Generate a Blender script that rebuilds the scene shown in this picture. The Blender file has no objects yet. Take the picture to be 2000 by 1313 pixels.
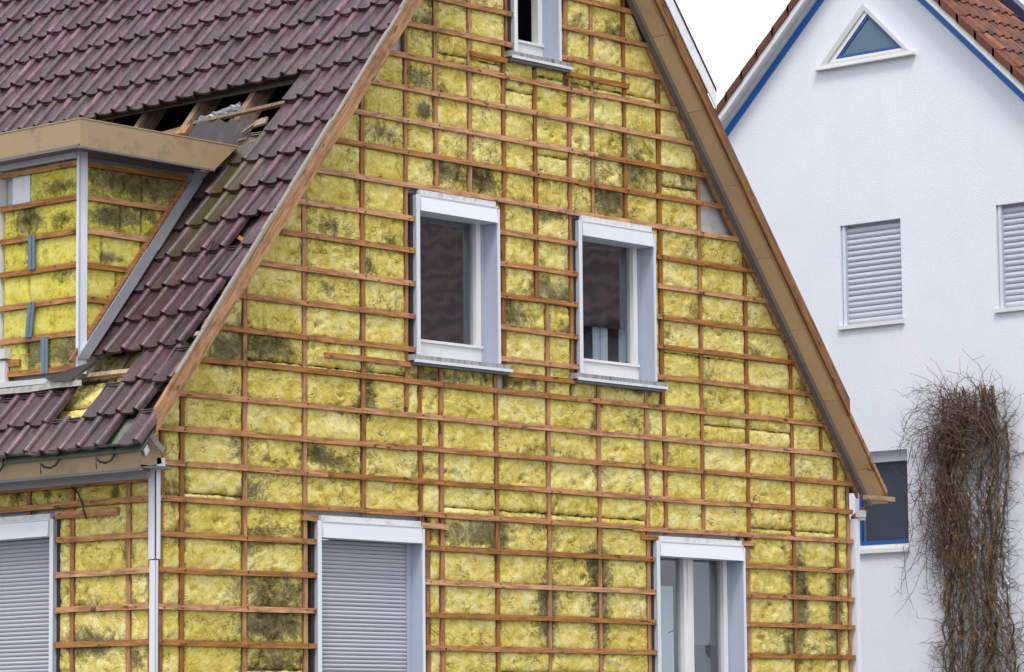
import bpy, math, random
import numpy as np
from mathutils import Matrix, Vector

random.seed(7)
rng = np.random.default_rng(11)
scene = bpy.context.scene
COL = scene.collection

# ------------------------------------------------------------------ camera
CAM = Vector((-19.721, -21.906, 1.7))
YAW, PITCH, ROLL = math.radians(42.0909), math.radians(6.7907), math.radians(-0.5252)
cy, sy, cp, sp = math.cos(YAW), math.sin(YAW), math.cos(PITCH), math.sin(PITCH)
F = Vector((cy * cp, sy * cp, sp)); R0 = Vector((sy, -cy, 0)); U0 = R0.cross(F)
Rr = math.cos(ROLL) * R0 + math.sin(ROLL) * U0
Uu = math.cos(ROLL) * U0 - math.sin(ROLL) * R0
cd = bpy.data.cameras.new("Camera"); cam = bpy.data.objects.new("Camera", cd); COL.objects.link(cam)
cam.matrix_world = Matrix(((Rr.x, Uu.x, -F.x, CAM.x), (Rr.y, Uu.y, -F.y, CAM.y), (Rr.z, Uu.z, -F.z, CAM.z), (0, 0, 0, 1)))
cd.sensor_width = 36; cd.lens = 6760.79 / 2000 * 36; cd.clip_start = 0.5; cd.clip_end = 2000
scene.camera = cam

# ------------------------------------------------------------------ sky, sun, exposure (bright overcast)
SUN_EL, SUN_AZ = math.radians(57), math.radians(218)      # azimuth of the sun counted from +X towards +Y
w = bpy.data.worlds.new("World"); scene.world = w; w.use_nodes = True
nt = w.node_tree; nt.nodes.clear()
sky = nt.nodes.new("ShaderNodeTexSky"); sky.sky_type = 'NISHITA'; sky.sun_disc = False
sky.sun_elevation = SUN_EL; sky.sun_rotation = math.pi / 2 - SUN_AZ
sky.air_density = 1.0; sky.dust_density = 4.0; sky.ozone_density = 1.0
b1 = nt.nodes.new("ShaderNodeBackground"); b1.inputs[1].default_value = 0.05
nt.links.new(sky.outputs[0], b1.inputs[0])
b2 = nt.nodes.new("ShaderNodeBackground"); b2.inputs[0].default_value = (0.93, 0.965, 1.0, 1); b2.inputs[1].default_value = 0.90
ad = nt.nodes.new("ShaderNodeAddShader"); ow = nt.nodes.new("ShaderNodeOutputWorld")
nt.links.new(b1.outputs[0], ad.inputs[0]); nt.links.new(b2.outputs[0], ad.inputs[1]); nt.links.new(ad.outputs[0], ow.inputs[0])
sl = bpy.data.lights.new("Sun", 'SUN'); sl.energy = 1.5; sl.angle = math.radians(16); sl.color = (1.0, 0.965, 0.91)
so = bpy.data.objects.new("Sun", sl); COL.objects.link(so)
sdir = Vector((math.cos(SUN_EL) * math.cos(SUN_AZ), math.cos(SUN_EL) * math.sin(SUN_AZ), math.sin(SUN_EL)))
so.rotation_euler = sdir.to_track_quat('Z', 'Y').to_euler(); so.location = (-10, -20, 30)
scene.view_settings.view_transform = 'Standard'; scene.view_settings.look = 'None'
scene.view_settings.exposure = 0.33; scene.view_settings.gamma = 1.0
scene.render.engine = 'CYCLES'
scene.render.resolution_x = 1024; scene.render.resolution_y = 672
scene.cycles.max_bounces = 6; scene.cycles.transparent_max_bounces = 8

def project(p):
    v = Vector(p) - CAM; d = v.dot(F)
    return 1000 + 6760.79 * v.dot(Rr) / d, 656.5 - 6760.79 * v.dot(Uu) / d

# ------------------------------------------------------------------ numpy noise
def _h(ix, iy, s):
    n = (ix.astype(np.int64) * 374761393 + iy.astype(np.int64) * 668265263 + s * 974711) & 0x7fffffff
    n = ((n ^ (n >> 13)) * 1274126177) & 0x7fffffff
    n = n ^ (n >> 16)
    return (n & 0xffff) / 65535.0
def vnoise(x, y, s=0):
    x = np.asarray(x, float); y = np.asarray(y, float)
    ix = np.floor(x); iy = np.floor(y); fx = x - ix; fy = y - iy
    fx = fx * fx * (3 - 2 * fx); fy = fy * fy * (3 - 2 * fy)
    a = _h(ix, iy, s); b = _h(ix + 1, iy, s); c = _h(ix, iy + 1, s); d = _h(ix + 1, iy + 1, s)
    return (a * (1 - fx) + b * fx) * (1 - fy) + (c * (1 - fx) + d * fx) * fy - 0.5
def fbm(x, y, s=0, o=3):
    t = 0; a = 1.0
    for k in range(o):
        t = t + a * vnoise(x * 2 ** k, y * 2 ** k, s + k * 17); a *= 0.5
    return t

# ------------------------------------------------------------------ materials
def new_mat(name):
    m = bpy.data.materials.new(name); m.use_nodes = True
    n = m.node_tree; n.nodes.clear()
    o = n.nodes.new("ShaderNodeOutputMaterial"); p = n.nodes.new("ShaderNodeBsdfPrincipled")
    n.links.new(p.outputs[0], o.inputs[0])
    return m, n, p
def N(n, t, **k):
    x = n.nodes.new(t)
    for a, v in k.items(): setattr(x, a, v)
    return x
def noise(n, vec, scale, detail=4, rough=0.55, dist=0.0):
    x = N(n, "ShaderNodeTexNoise"); x.inputs["Scale"].default_value = scale; x.inputs["Detail"].default_value = detail
    x.inputs["Roughness"].default_value = rough; x.inputs["Distortion"].default_value = dist
    n.links.new(vec, x.inputs["Vector"]); return x.outputs["Fac"]
def ramp(n, fac, stops, interp='LINEAR'):
    r = N(n, "ShaderNodeValToRGB"); r.color_ramp.interpolation = interp
    e = r.color_ramp.elements
    while len(e) < len(stops): e.new(0.5)
    for q, (pos, c) in zip(e, stops):
        q.position = pos; q.color = (c[0], c[1], c[2], 1) if isinstance(c, (tuple, list)) else (c, c, c, 1)
    n.links.new(fac, r.inputs[0]); return r.outputs[0]
def mix(n, fac, a, b, mode='MIX'):
    x = N(n, "ShaderNodeMix", data_type='RGBA', blend_type=mode)
    for sock, v in ((x.inputs[0], fac), (x.inputs[6], a), (x.inputs[7], b)):
        if hasattr(v, "links"): n.links.new(v, sock)
        elif isinstance(v, (int, float)): sock.default_value = v
        else: sock.default_value = (v[0], v[1], v[2], 1)
    return x.outputs[2]
def math_(n, op, a, b=0.0, clamp=False):
    x = N(n, "ShaderNodeMath", operation=op, use_clamp=clamp)
    for s, v in ((x.inputs[0], a), (x.inputs[1], b)):
        if hasattr(v, "links"): n.links.new(v, s)
        else: s.default_value = v
    return x.outputs[0]
def coords(n, scale=(1, 1, 1), rand=0.0, roty=0.0):
    t = N(n, "ShaderNodeTexCoord"); m = N(n, "ShaderNodeMapping"); m.inputs["Scale"].default_value = scale
    src = t.outputs["Object"]
    if roty:
        r_ = N(n, "ShaderNodeMapping"); r_.inputs["Rotation"].default_value = (0, roty, 0); n.links.new(src, r_.inputs["Vector"]); src = r_.outputs[0]
    n.links.new(src, m.inputs["Vector"])
    if rand:
        oi = N(n, "ShaderNodeObjectInfo"); v = N(n, "ShaderNodeVectorMath", operation='SCALE')
        v.inputs[0].default_value = (rand, rand * .7, rand * 1.3); n.links.new(oi.outputs["Random"], v.inputs["Scale"])
        n.links.new(v.outputs[0], m.inputs["Location"])
    return m.outputs[0]
def bump(n, p, h, strength, dist=0.01):
    b = N(n, "ShaderNodeBump"); b.inputs["Strength"].default_value = strength; b.inputs["Distance"].default_value = dist
    n.links.new(h, b.inputs["Height"]); n.links.new(b.outputs[0], p.inputs["Normal"])

def mat_wool(name, dark, mid, light, contrast=1.0):
    m, n, p = new_mat(name)
    oi = N(n, "ShaderNodeObjectInfo")
    v = coords(n, rand=9.0)
    big = noise(n, v, 2.6, 3, 0.6)
    tuft = noise(n, coords(n, (1, 1, 1.25), 5.0), 8.5, 7, 0.60, 0.7)
    ro = N(n, "ShaderNodeVectorRotate", rotation_type='EULER_XYZ'); n.links.new(coords(n, (1, 1, 1), 3.0), ro.inputs["Vector"])
    ce = N(n, "ShaderNodeCombineXYZ"); a_ = math_(n, 'MULTIPLY', oi.outputs["Random"], 40.0); n.links.new(a_, ce.inputs[1]); n.links.new(ce.outputs[0], ro.inputs["Rotation"])
    mp = N(n, "ShaderNodeMapping"); mp.inputs["Scale"].default_value = (0.55, 1.0, 2.0); n.links.new(ro.outputs[0], mp.inputs["Vector"])
    fib = noise(n, mp.outputs[0], 30, 5, 0.65, 1.0)
    s = math_(n, 'ADD', math_(n, 'MULTIPLY', tuft, 0.62), math_(n, 'MULTIPLY', fib, 0.38))
    s = math_(n, 'ADD', s, math_(n, 'MULTIPLY', math_(n, 'SUBTRACT', big, 0.5), 0.26))
    s = math_(n, 'ADD', s, math_(n, 'MULTIPLY', math_(n, 'SUBTRACT', oi.outputs["Random"], 0.5), 0.08))
    c = ramp(n, s, [(0.27, dark), (0.385, [a * .3 + b * .7 for a, b in zip(dark, mid)]), (0.46, mid), (0.66, light)])
    # folds and tears: thin dark creases
    ri = math_(n, 'ABSOLUTE', math_(n, 'SUBTRACT', noise(n, coords(n, (0.8, 0.8, 1.5), 21.0), 5.5, 3, 0.55, 0.8), 0.5))
    cr = math_(n, 'MULTIPLY', ramp(n, ri, [(0.0, 0.75), (0.020, 0.0)]), ramp(n, noise(n, v, 4.0, 2), [(0.50, 0.0), (0.62, 1.0)]))
    c = mix(n, cr, c, [x * 0.55 for x in dark])
    # old brown-grey soiling: stored per vertex, broken up by the fibres
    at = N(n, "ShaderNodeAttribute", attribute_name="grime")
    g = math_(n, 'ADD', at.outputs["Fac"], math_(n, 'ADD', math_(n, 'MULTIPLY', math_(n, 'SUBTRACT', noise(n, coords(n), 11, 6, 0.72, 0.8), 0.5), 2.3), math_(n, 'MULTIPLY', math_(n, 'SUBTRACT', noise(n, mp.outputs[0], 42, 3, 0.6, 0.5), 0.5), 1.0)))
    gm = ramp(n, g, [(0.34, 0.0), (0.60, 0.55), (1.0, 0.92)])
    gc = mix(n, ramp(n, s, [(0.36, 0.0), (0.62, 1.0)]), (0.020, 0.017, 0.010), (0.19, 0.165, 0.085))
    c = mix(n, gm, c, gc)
    # small dark flecks and pale fluff
    fl = ramp(n, noise(n, coords(n, (1, 1, 0.8)), 26, 3, 0.6, 1.2), [(0.66, 0.0), (0.74, 0.75)])
    c = mix(n, fl, c, (0.10, 0.085, 0.03))
    wf = ramp(n, noise(n, coords(n, (1.3, 1.3, 1), 2.0), 16, 4, 0.6, 2.0), [(0.64, 0.0), (0.74, 0.55)])
    c = mix(n, wf, c, (0.80, 0.74, 0.46))
    n.links.new(c, p.inputs["Base Color"]); p.inputs["Roughness"].default_value = 0.95
    p.inputs["Specular IOR Level"].default_value = 0.1
    bump(n, p, math_(n, 'SUBTRACT', s, math_(n, 'MULTIPLY', cr, 0.3)), 0.7 * contrast, 0.04)
    return m
M_WOOL = mat_wool("mineral_wool", (0.25, 0.175, 0.030), (0.650, 0.525, 0.115), (0.86, 0.785, 0.38))
M_WOOLG = mat_wool("mineral_wool_smooth", (0.24, 0.20, 0.02), (0.60, 0.53, 0.075), (0.75, 0.70, 0.24), 0.5)

def mat_wood(name, axis, base, dark, light, rough=0.75, roty=0.0, blot=0.75, var=1.0):
    m, n, p = new_mat(name)
    sc = [9.0, 9.0, 9.0]; sc[axis] = 0.7
    v = coords(n, tuple(sc), 30.0, roty)
    g = noise(n, v, 5, 6, 0.6, 0.6)
    oi = N(n, "ShaderNodeObjectInfo")
    c = ramp(n, g, [(0.30, dark), (0.48, base), (0.68, light)])
    hs = N(n, "ShaderNodeHueSaturation"); n.links.new(c, hs.inputs["Color"])
    n.links.new(math_(n, 'ADD', math_(n, 'MULTIPLY', oi.outputs["Random"], 0.5 * var), 1.0 - 0.28 * var), hs.inputs["Value"])
    n.links.new(math_(n, 'ADD', math_(n, 'MULTIPLY', oi.outputs["Random"], -0.25), 1.1), hs.inputs["Saturation"])
    st = ramp(n, noise(n, coords(n, (1, 1, 1), 11.0), 4.5, 5, 0.7), [(0.50, 0.0), (0.76, blot)])
    c = mix(n, st, hs.outputs[0], (0.10, 0.055, 0.028))
    s3 = [14.0, 14.0, 14.0]; s3[axis] = 4.0
    kn = ramp(n, noise(n, coords(n, tuple(s3), 17.0, roty), 1.6, 2, 0.5), [(0.66, 0.0), (0.71, 0.85)])
    c = mix(n, kn, c, (0.05, 0.025, 0.012))
    n.links.new(c, p.inputs["Base Color"]); p.inputs["Roughness"].default_value = rough
    bump(n, p, g, 0.25, 0.01)
    return m
WB, WD, WL = (0.42, 0.182, 0.058), (0.20, 0.078, 0.026), (0.60, 0.30, 0.115)
M_WX = mat_wood("batten_wood_x", 0, WB, WD, WL); M_WY = mat_wood("batten_wood_y", 1, WB, WD, WL)
M_WZ = mat_wood("batten_wood_z", 2, (0.35, 0.148, 0.042), (0.16, 0.064, 0.02), (0.46, 0.22, 0.07))
M_RAFT = mat_wood("rafter_wood", 0, (0.42, 0.29, 0.17), (0.24, 0.15, 0.08), (0.55, 0.41, 0.26))
BETR = math.atan(1.287)
M_VERGE = mat_wood("verge_wood", 0, (0.35, 0.150, 0.040), (0.12, 0.048, 0.016), (0.46, 0.23, 0.075), roty=BETR, blot=1.0, var=0.1)
M_VERGE2 = mat_wood("verge_wood_dark", 0, (0.22, 0.098, 0.034), (0.09, 0.038, 0.015), (0.32, 0.16, 0.06), roty=-BETR, blot=0.9, var=0.2)
M_RAFTD = mat_wood("old_rafter_wood", 0, (0.22, 0.14, 0.08), (0.11, 0.065, 0.035), (0.32, 0.22, 0.13), roty=BETR)

def mat_plain(name, col, rough=0.6, dirt=(0.3, 0.28, 0.25), amt=0.3, scale=6, bmp=0.05, bscale=60, metal=0.0, thr=0.55, streak=False):
    m, n, p = new_mat(name)
    v = coords(n, (1, 1, 0.18) if streak else (1, 1, 1), 7.0)
    d = ramp(n, noise(n, v, scale, 6, 0.65, 0.3), [(thr, 0.0), (thr + .25, amt)])
    fine = noise(n, coords(n), bscale, 3)
    c = mix(n, d, col, dirt)
    c = mix(n, math_(n, 'MULTIPLY', fine, 0.16), c, [x * 0.45 for x in col])
    oi = N(n, "ShaderNodeObjectInfo"); hs = N(n, "ShaderNodeHueSaturation"); n.links.new(c, hs.inputs["Color"])
    n.links.new(math_(n, 'ADD', math_(n, 'MULTIPLY', oi.outputs["Random"], 0.14), 0.91), hs.inputs["Value"]); c = hs.outputs[0]
    n.links.new(c, p.inputs["Base Color"]); p.inputs["Roughness"].default_value = rough; p.inputs["Metallic"].default_value = metal
    if bmp: bump(n, p, fine, bmp, 0.01)
    return m
M_PLASTER = mat_plain("old_plaster", (0.62, 0.62, 0.62), 0.9, (0.33, 0.31, 0.28), 0.6, 5, 0.3, 40)
M_WHITE = mat_plain("white_metal", (0.72, 0.755, 0.82), 0.45, (0.38, 0.36, 0.34), 0.55, 5, 0.03, 50, streak=True)
M_BOX = mat_plain("white_box_metal", (0.76, 0.80, 0.86), 0.4, (0.5, 0.48, 0.45), 0.3, 3, 0.0)
M_JAMB = mat_plain("blue_grey_metal", (0.43, 0.48, 0.59), 0.45, (0.4, 0.4, 0.42), 0.4, 4, 0.02, streak=True)
M_FRAME = mat_plain("white_window_frame", (0.80, 0.80, 0.80), 0.35, (0.5, 0.47, 0.42), 0.3, 4, 0.0)
M_SLAT = mat_plain("shutter_slat", (0.47, 0.475, 0.54), 0.5, (0.42, 0.41, 0.44), 0.3, 3, 0.0)
M_STONE = mat_plain("sill_stone", (0.36, 0.355, 0.365), 0.85, (0.07, 0.065, 0.06), 0.9, 24, 0.3, 50, thr=0.46, streak=True)
M_BEIGE = mat_plain("beige_panel", (0.37, 0.26, 0.145), 0.55, (0.13, 0.085, 0.045), 0.75, 5.5, 0.03, 30)
M_SOFF = mat_plain("beige_soffit", (0.66, 0.49, 0.315), 0.55, (0.36, 0.25, 0.14), 0.4, 3, 0.03, 30)
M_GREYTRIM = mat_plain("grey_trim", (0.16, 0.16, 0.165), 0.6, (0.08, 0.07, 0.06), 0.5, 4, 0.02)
M_ZINC = mat_plain("zinc_sheet", (0.52, 0.55, 0.62), 0.40, (0.2, 0.2, 0.2), 0.5, 5, 0.05, 20, metal=0.55)
M_FOIL = mat_plain("crumpled_foil", (0.30, 0.33, 0.38), 0.35, (0.2, 0.2, 0.22), 0.5, 9, 0.4, 20, metal=0.4)
M_BLUEG = mat_plain("blue_grey_strip", (0.13, 0.19, 0.27), 0.5, (0.3, 0.3, 0.3), 0.3, 6, 0.03)
M_LEAD = mat_plain("lead_sheet", (0.045, 0.039, 0.040), 0.8, (0.17, 0.15, 0.13), 0.6, 6, 0.3, 25)
M_GREEN = mat_plain("green_eave_sheet", (0.17, 0.22, 0.16), 0.6, (0.07, 0.08, 0.06), 0.7, 4, 0.05)
M_FELT = mat_plain("roof_felt", (0.085, 0.075, 0.068), 0.9, (0.15, 0.13, 0.10), 0.6, 5, 0.2, 30)
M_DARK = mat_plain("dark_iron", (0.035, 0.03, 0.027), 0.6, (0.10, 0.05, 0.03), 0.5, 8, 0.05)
M_INNER = mat_plain("inner_wall", (0.10, 0.09, 0.085), 0.9, (0.05, 0.05, 0.05), 0.3)
M_REFLD = mat_plain("dark_reflection", (0.026, 0.021, 0.024), 0.9, (0.04, 0.028, 0.03), 0.6, 2, 0.0, streak=True)  # dark backing colour imitating the roof mirrored in the upper panes
M_REFLW = mat_plain("pale_reflection", (0.75, 0.80, 0.84), 0.9, (0.4, 0.45, 0.5), 0.5, 2, 0.0, streak=True)  # pale backing colour imitating bright reflections in the panes
M_MORTAR = mat_plain("verge_mortar_strip", (0.31, 0.28, 0.24), 0.85, (0.07, 0.05, 0.035), 0.95, 16, 0.5, 25)
M_BLUE = mat_plain("blue_paint", (0.014, 0.150, 0.52), 0.5, (0.02, 0.07, 0.2), 0.3, 3, 0.0)
M_BLUEF = mat_plain("blue_frame_paint", (0.016, 0.080, 0.30), 0.4, (0.02, 0.05, 0.15), 0.3, 3, 0.0)
M_GREYBOARD = mat_plain("pale_verge_board", (0.62, 0.63, 0.64), 0.7, (0.36, 0.35, 0.33), 0.5, 3, 0.05)
M_VBOARD = mat_plain("white_verge_board", (0.74, 0.75, 0.77), 0.6, (0.42, 0.40, 0.38), 0.4, 5, 0.03)
M_NAVY = mat_plain("navy_metal", (0.03, 0.025, 0.07), 0.35, (0.06, 0.05, 0.1), 0.4, 3, 0.0)

def mat_render_wall():
    m, n, p = new_mat("white_render")
    v = coords(n)
    a = noise(n, v, 55, 5, 0.65); b = noise(n, v, 1.3, 4, 0.6); s = noise(n, coords(n, (1, 2.2, 0.22)), 1.6, 4)
    c = mix(n, ramp(n, b, [(0.35, 0.0), (0.7, 1.0)]), (0.745, 0.775, 0.855), (0.79, 0.815, 0.885))
    c = mix(n, ramp(n, s, [(0.54, 0.0), (0.80, 0.14)]), c, (0.60, 0.61, 0.64))
    c = mix(n, ramp(n, a, [(0.3, 0.28), (0.5, 0.0)]), c, (0.45, 0.46, 0.5))
    n.links.new(c, p.inputs["Base Color"]); p.inputs["Roughness"].default_value = 0.92
    bump(n, p, a, 0.32, 0.02)
    return m
M_RENDER = mat_render_wall()

def mat_tile(name, base, light, dark, pan, rough):
    m, n, p = new_mat(name)
    oi = N(n, "ShaderNodeObjectInfo")
    v = coords(n, (1, 0.35, 1), 40.0)
    a = noise(n, v, 16, 5, 0.65, 0.4)
    c = ramp(n, a, [(0.28, dark), (0.46, base), (0.70, light)])
    at = N(n, "ShaderNodeAttribute", attribute_name="pan")
    pd = math_(n, 'MULTIPLY', at.outputs["Fac"], ramp(n, noise(n, coords(n, (1, .5, 1), 13.0), 9, 5, 0.65), [(0.34, 0.0), (0.6, 0.85)]))
    c = mix(n, pd, c, pan)
    hs = N(n, "ShaderNodeHueSaturation"); n.links.new(c, hs.inputs["Color"])
    n.links.new(math_(n, 'ADD', math_(n, 'MULTIPLY', oi.outputs["Random"], 0.85), 0.62), hs.inputs["Value"])
    c = hs.outputs[0]
    dk = ramp(n, math_(n, 'ADD', noise(n, coords(n, (1, .4, 1), 23.0), 7, 4, 0.6), math_(n, 'MULTIPLY', oi.outputs["Random"], 0.12)), [(0.52, 0.0), (0.68, 0.85)])
    c = mix(n, dk, c, (0.034, 0.027, 0.030))
    mo = N(n, "ShaderNodeAttribute", attribute_name="moss", attribute_type='OBJECT')
    mf = ramp(n, math_(n, 'ADD', math_(n, 'MULTIPLY', mo.outputs["Fac"], 0.62), math_(n, 'MULTIPLY', noise(n, coords(n, (1, .6, 1), 31.0), 8, 5, 0.7), 0.75)), [(0.55, 0.0), (0.95, 0.9)])
    c = mix(n, mf, c, (0.070, 0.062, 0.018))
    li = ramp(n, noise(n, coords(n, (1, 1, 1), 60.0), 40, 2), [(0.70, 0.0), (0.76, 0.6)])
    c = mix(n, li, c, (0.34, 0.30, 0.29))
    n.links.new(c, p.inputs["Base Color"]); p.inputs["Roughness"].default_value = rough
    p.inputs["Specular IOR Level"].default_value = 0.6
    bump(n, p, noise(n, coords(n, (1, 1, 1), 5.0), 55, 4), 0.35, 0.006)
    return m
M_TILE = mat_tile("purple_clay_tile", (0.082, 0.030, 0.046), (0.170, 0.082, 0.120), (0.030, 0.014, 0.019), (0.060, 0.038, 0.035), 0.34)
M_OTILE = mat_tile("red_brown_tile", (0.175, 0.052, 0.022), (0.25, 0.092, 0.042), (0.08, 0.030, 0.022), (0.10, 0.040, 0.022), 0.8)
M_OVERGE = mat_plain("red_brown_verge", (0.125, 0.036, 0.015), 0.7, (0.06, 0.022, 0.015), 0.7, 4, 0.1)

def mat_glass(name, tint, refl, wav=0.0):
    m = bpy.data.materials.new(name); m.use_nodes = True; n = m.node_tree; n.nodes.clear()
    o = N(n, "ShaderNodeOutputMaterial"); t = N(n, "ShaderNodeBsdfTransparent"); t.inputs[0].default_value = (*tint, 1)
    g = N(n, "ShaderNodeBsdfGlossy"); g.inputs["Roughness"].default_value = 0.02
    f = refl
    x = N(n, "ShaderNodeMixShader"); x.inputs[0].default_value = f; n.links.new(t.outputs[0], x.inputs[1]); n.links.new(g.outputs[0], x.inputs[2])
    n.links.new(x.outputs[0], o.inputs[0])
    b = N(n, "ShaderNodeBump"); b.inputs["Strength"].default_value = wav; b.inputs["Distance"].default_value = 0.05
    n.links.new(noise(n, coords(n, (1, 1, 1.0)), 3.0, 1), b.inputs["Height"]); n.links.new(b.outputs[0], g.inputs["Normal"])
    return m
M_GLASS = mat_glass("window_glass", (0.86, 0.90, 0.92), 0.15, 0.04)
M_GLASS2 = mat_glass("white_house_glass", (0.75, 0.8, 0.86), 0.10, 0.02)
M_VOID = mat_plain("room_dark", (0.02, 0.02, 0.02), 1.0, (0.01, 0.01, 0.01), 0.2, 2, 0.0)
def mat_stem(name, a, b):
    m, n, p = new_mat(name)
    n.links.new(ramp(n, noise(n, coords(n), 9, 4), [(0.3, a), (0.7, b)]), p.inputs["Base Color"]); p.inputs["Roughness"].default_value = 0.9
    return m
M_STEM = mat_stem("bare_vine", (0.045, 0.029, 0.017), (0.19, 0.125, 0.066)); M_TWIG = mat_stem("bare_twig", (0.06, 0.032, 0.024), (0.15, 0.085, 0.058))
M_DRY = mat_stem("dry_leaf", (0.09, 0.045, 0.02), (0.19, 0.11, 0.045))

# ------------------------------------------------------------------ mesh helpers
class MB:
    def __init__(s): s.v = []; s.f = []
    def add(s, V, Fc):
        o = len(s.v); s.v += [tuple(p) for p in V]; s.f += [tuple(i + o for i in f) for f in Fc]; return s
    def box(s, x0, x1, y0, y1, z0, z1, M=None):
        V = [(x, y, z) for z in (z0, z1) for y in (y0, y1) for x in (x0, x1)]
        if M: V = [M(*p) for p in V]
        return s.add(V, [(0, 2, 3, 1), (4, 5, 7, 6), (0, 1, 5, 4), (2, 6, 7, 3), (0, 4, 6, 2), (1, 3, 7, 5)])
    def hexa(s, V): return s.add(V, [(0, 2, 3, 1), (4, 5, 7, 6), (0, 1, 5, 4), (2, 6, 7, 3), (0, 4, 6, 2), (1, 3, 7, 5)])
    def tube(s, pts, r, k=4):
        pts = [Vector(p) for p in pts]; V = []; Fc = []
        for i, p in enumerate(pts):
            d = (pts[min(i + 1, len(pts) - 1)] - pts[max(i - 1, 0)])
            d = d.normalized() if d.length > 1e-9 else Vector((0, 0, 1))
            a = d.cross(Vector((0.31, 0.2, 0.93)));
            if a.length < 1e-4: a = d.cross(Vector((1, 0, 0)))
            a.normalize(); b = d.cross(a)
            rr = r[i] if isinstance(r, (list, tuple)) else r
            for j in range(k):
                t = 2 * math.pi * j / k; V.append(p + rr * (math.cos(t) * a + math.sin(t) * b))
        for i in range(len(pts) - 1):
            for j in range(k):
                q = (j + 1) % k; Fc.append((i * k + j, i * k + q, (i + 1) * k + q, (i + 1) * k + j))
        Fc.append(tuple(range(k))); Fc.append(tuple(range((len(pts) - 1) * k, len(pts) * k)))
        return s.add(V, Fc)
    def obj(s, name, mat, parent=None, smooth=False, recalc=True):
        me = bpy.data.meshes.new(name); me.from_pydata(s.v, [], s.f)
        if recalc:
            import bmesh
            bm = bmesh.new(); bm.from_mesh(me); bmesh.ops.recalc_face_normals(bm, faces=bm.faces); bm.to_mesh(me); bm.free()
        me.update()
        if smooth: me.polygons.foreach_set("use_smooth", [True] * len(me.polygons))
        me.materials.append(mat)
        o = bpy.data.objects.new(name, me); COL.objects.link(o)
        if parent: o.parent = parent
        return o
def thing(name, label, cat, loc=(0, 0, 0), group=None):
    o = bpy.data.objects.new(name, None); COL.objects.link(o); o.location = loc
    o["label"] = label; o["category"] = cat
    if group: o["group"] = group
    return o
def tag(o, label, cat): o["label"] = label; o["category"] = cat; return o

def beam(name, P0, P1, wd, td, w_, t_, mat, parent, segs=5, jit=0.003, twist=0.0):
    """a sawn timber from P0 to P1: width w_ along wd, thickness t_ along td, slightly uneven"""
    P0, P1, wd, td = Vector(P0), Vector(P1), Vector(wd).normalized(), Vector(td).normalized()
    m = MB(); V = []; Fc = []
    for i in range(segs + 1):
        c = P0.lerp(P1, i / segs) + wd * random.uniform(-jit, jit) + td * random.uniform(-jit * .4, jit * .4)
        ww = w_ * (1 + random.uniform(-.05, .05)) / 2
        for a, b in ((-1, -1), (1, -1), (1, 1), (-1, 1)):
            V.append(c + wd * a * ww + td * b * t_ / 2)
    for i in range(segs):
        for j in range(4):
            q = (j + 1) % 4; Fc.append((i * 4 + j, i * 4 + q, i * 4 + 4 + q, i * 4 + 4 + j))
    Fc += [(0, 1, 2, 3), tuple(segs * 4 + k for k in (3, 2, 1, 0))]
    m.add(V, Fc); return m.obj(name, mat, parent)

# wall frames: a along the wall, d outward, z up
MG = lambda a, d, z: (a, -d, z)                 # gable, faces -Y
MS = lambda a, d, z: (-d, a, z)                 # side wall, faces -X
XD, YD = 0.144, 1.16
MF = lambda a, d, z: (XD - d, a, z)             # dormer front
MK = lambda a, d, z: (a, YD - d, z)             # dormer cheek
XW = 15.0
MW = lambda a, d, z: (XW - d, a, z)             # white house wall

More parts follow.
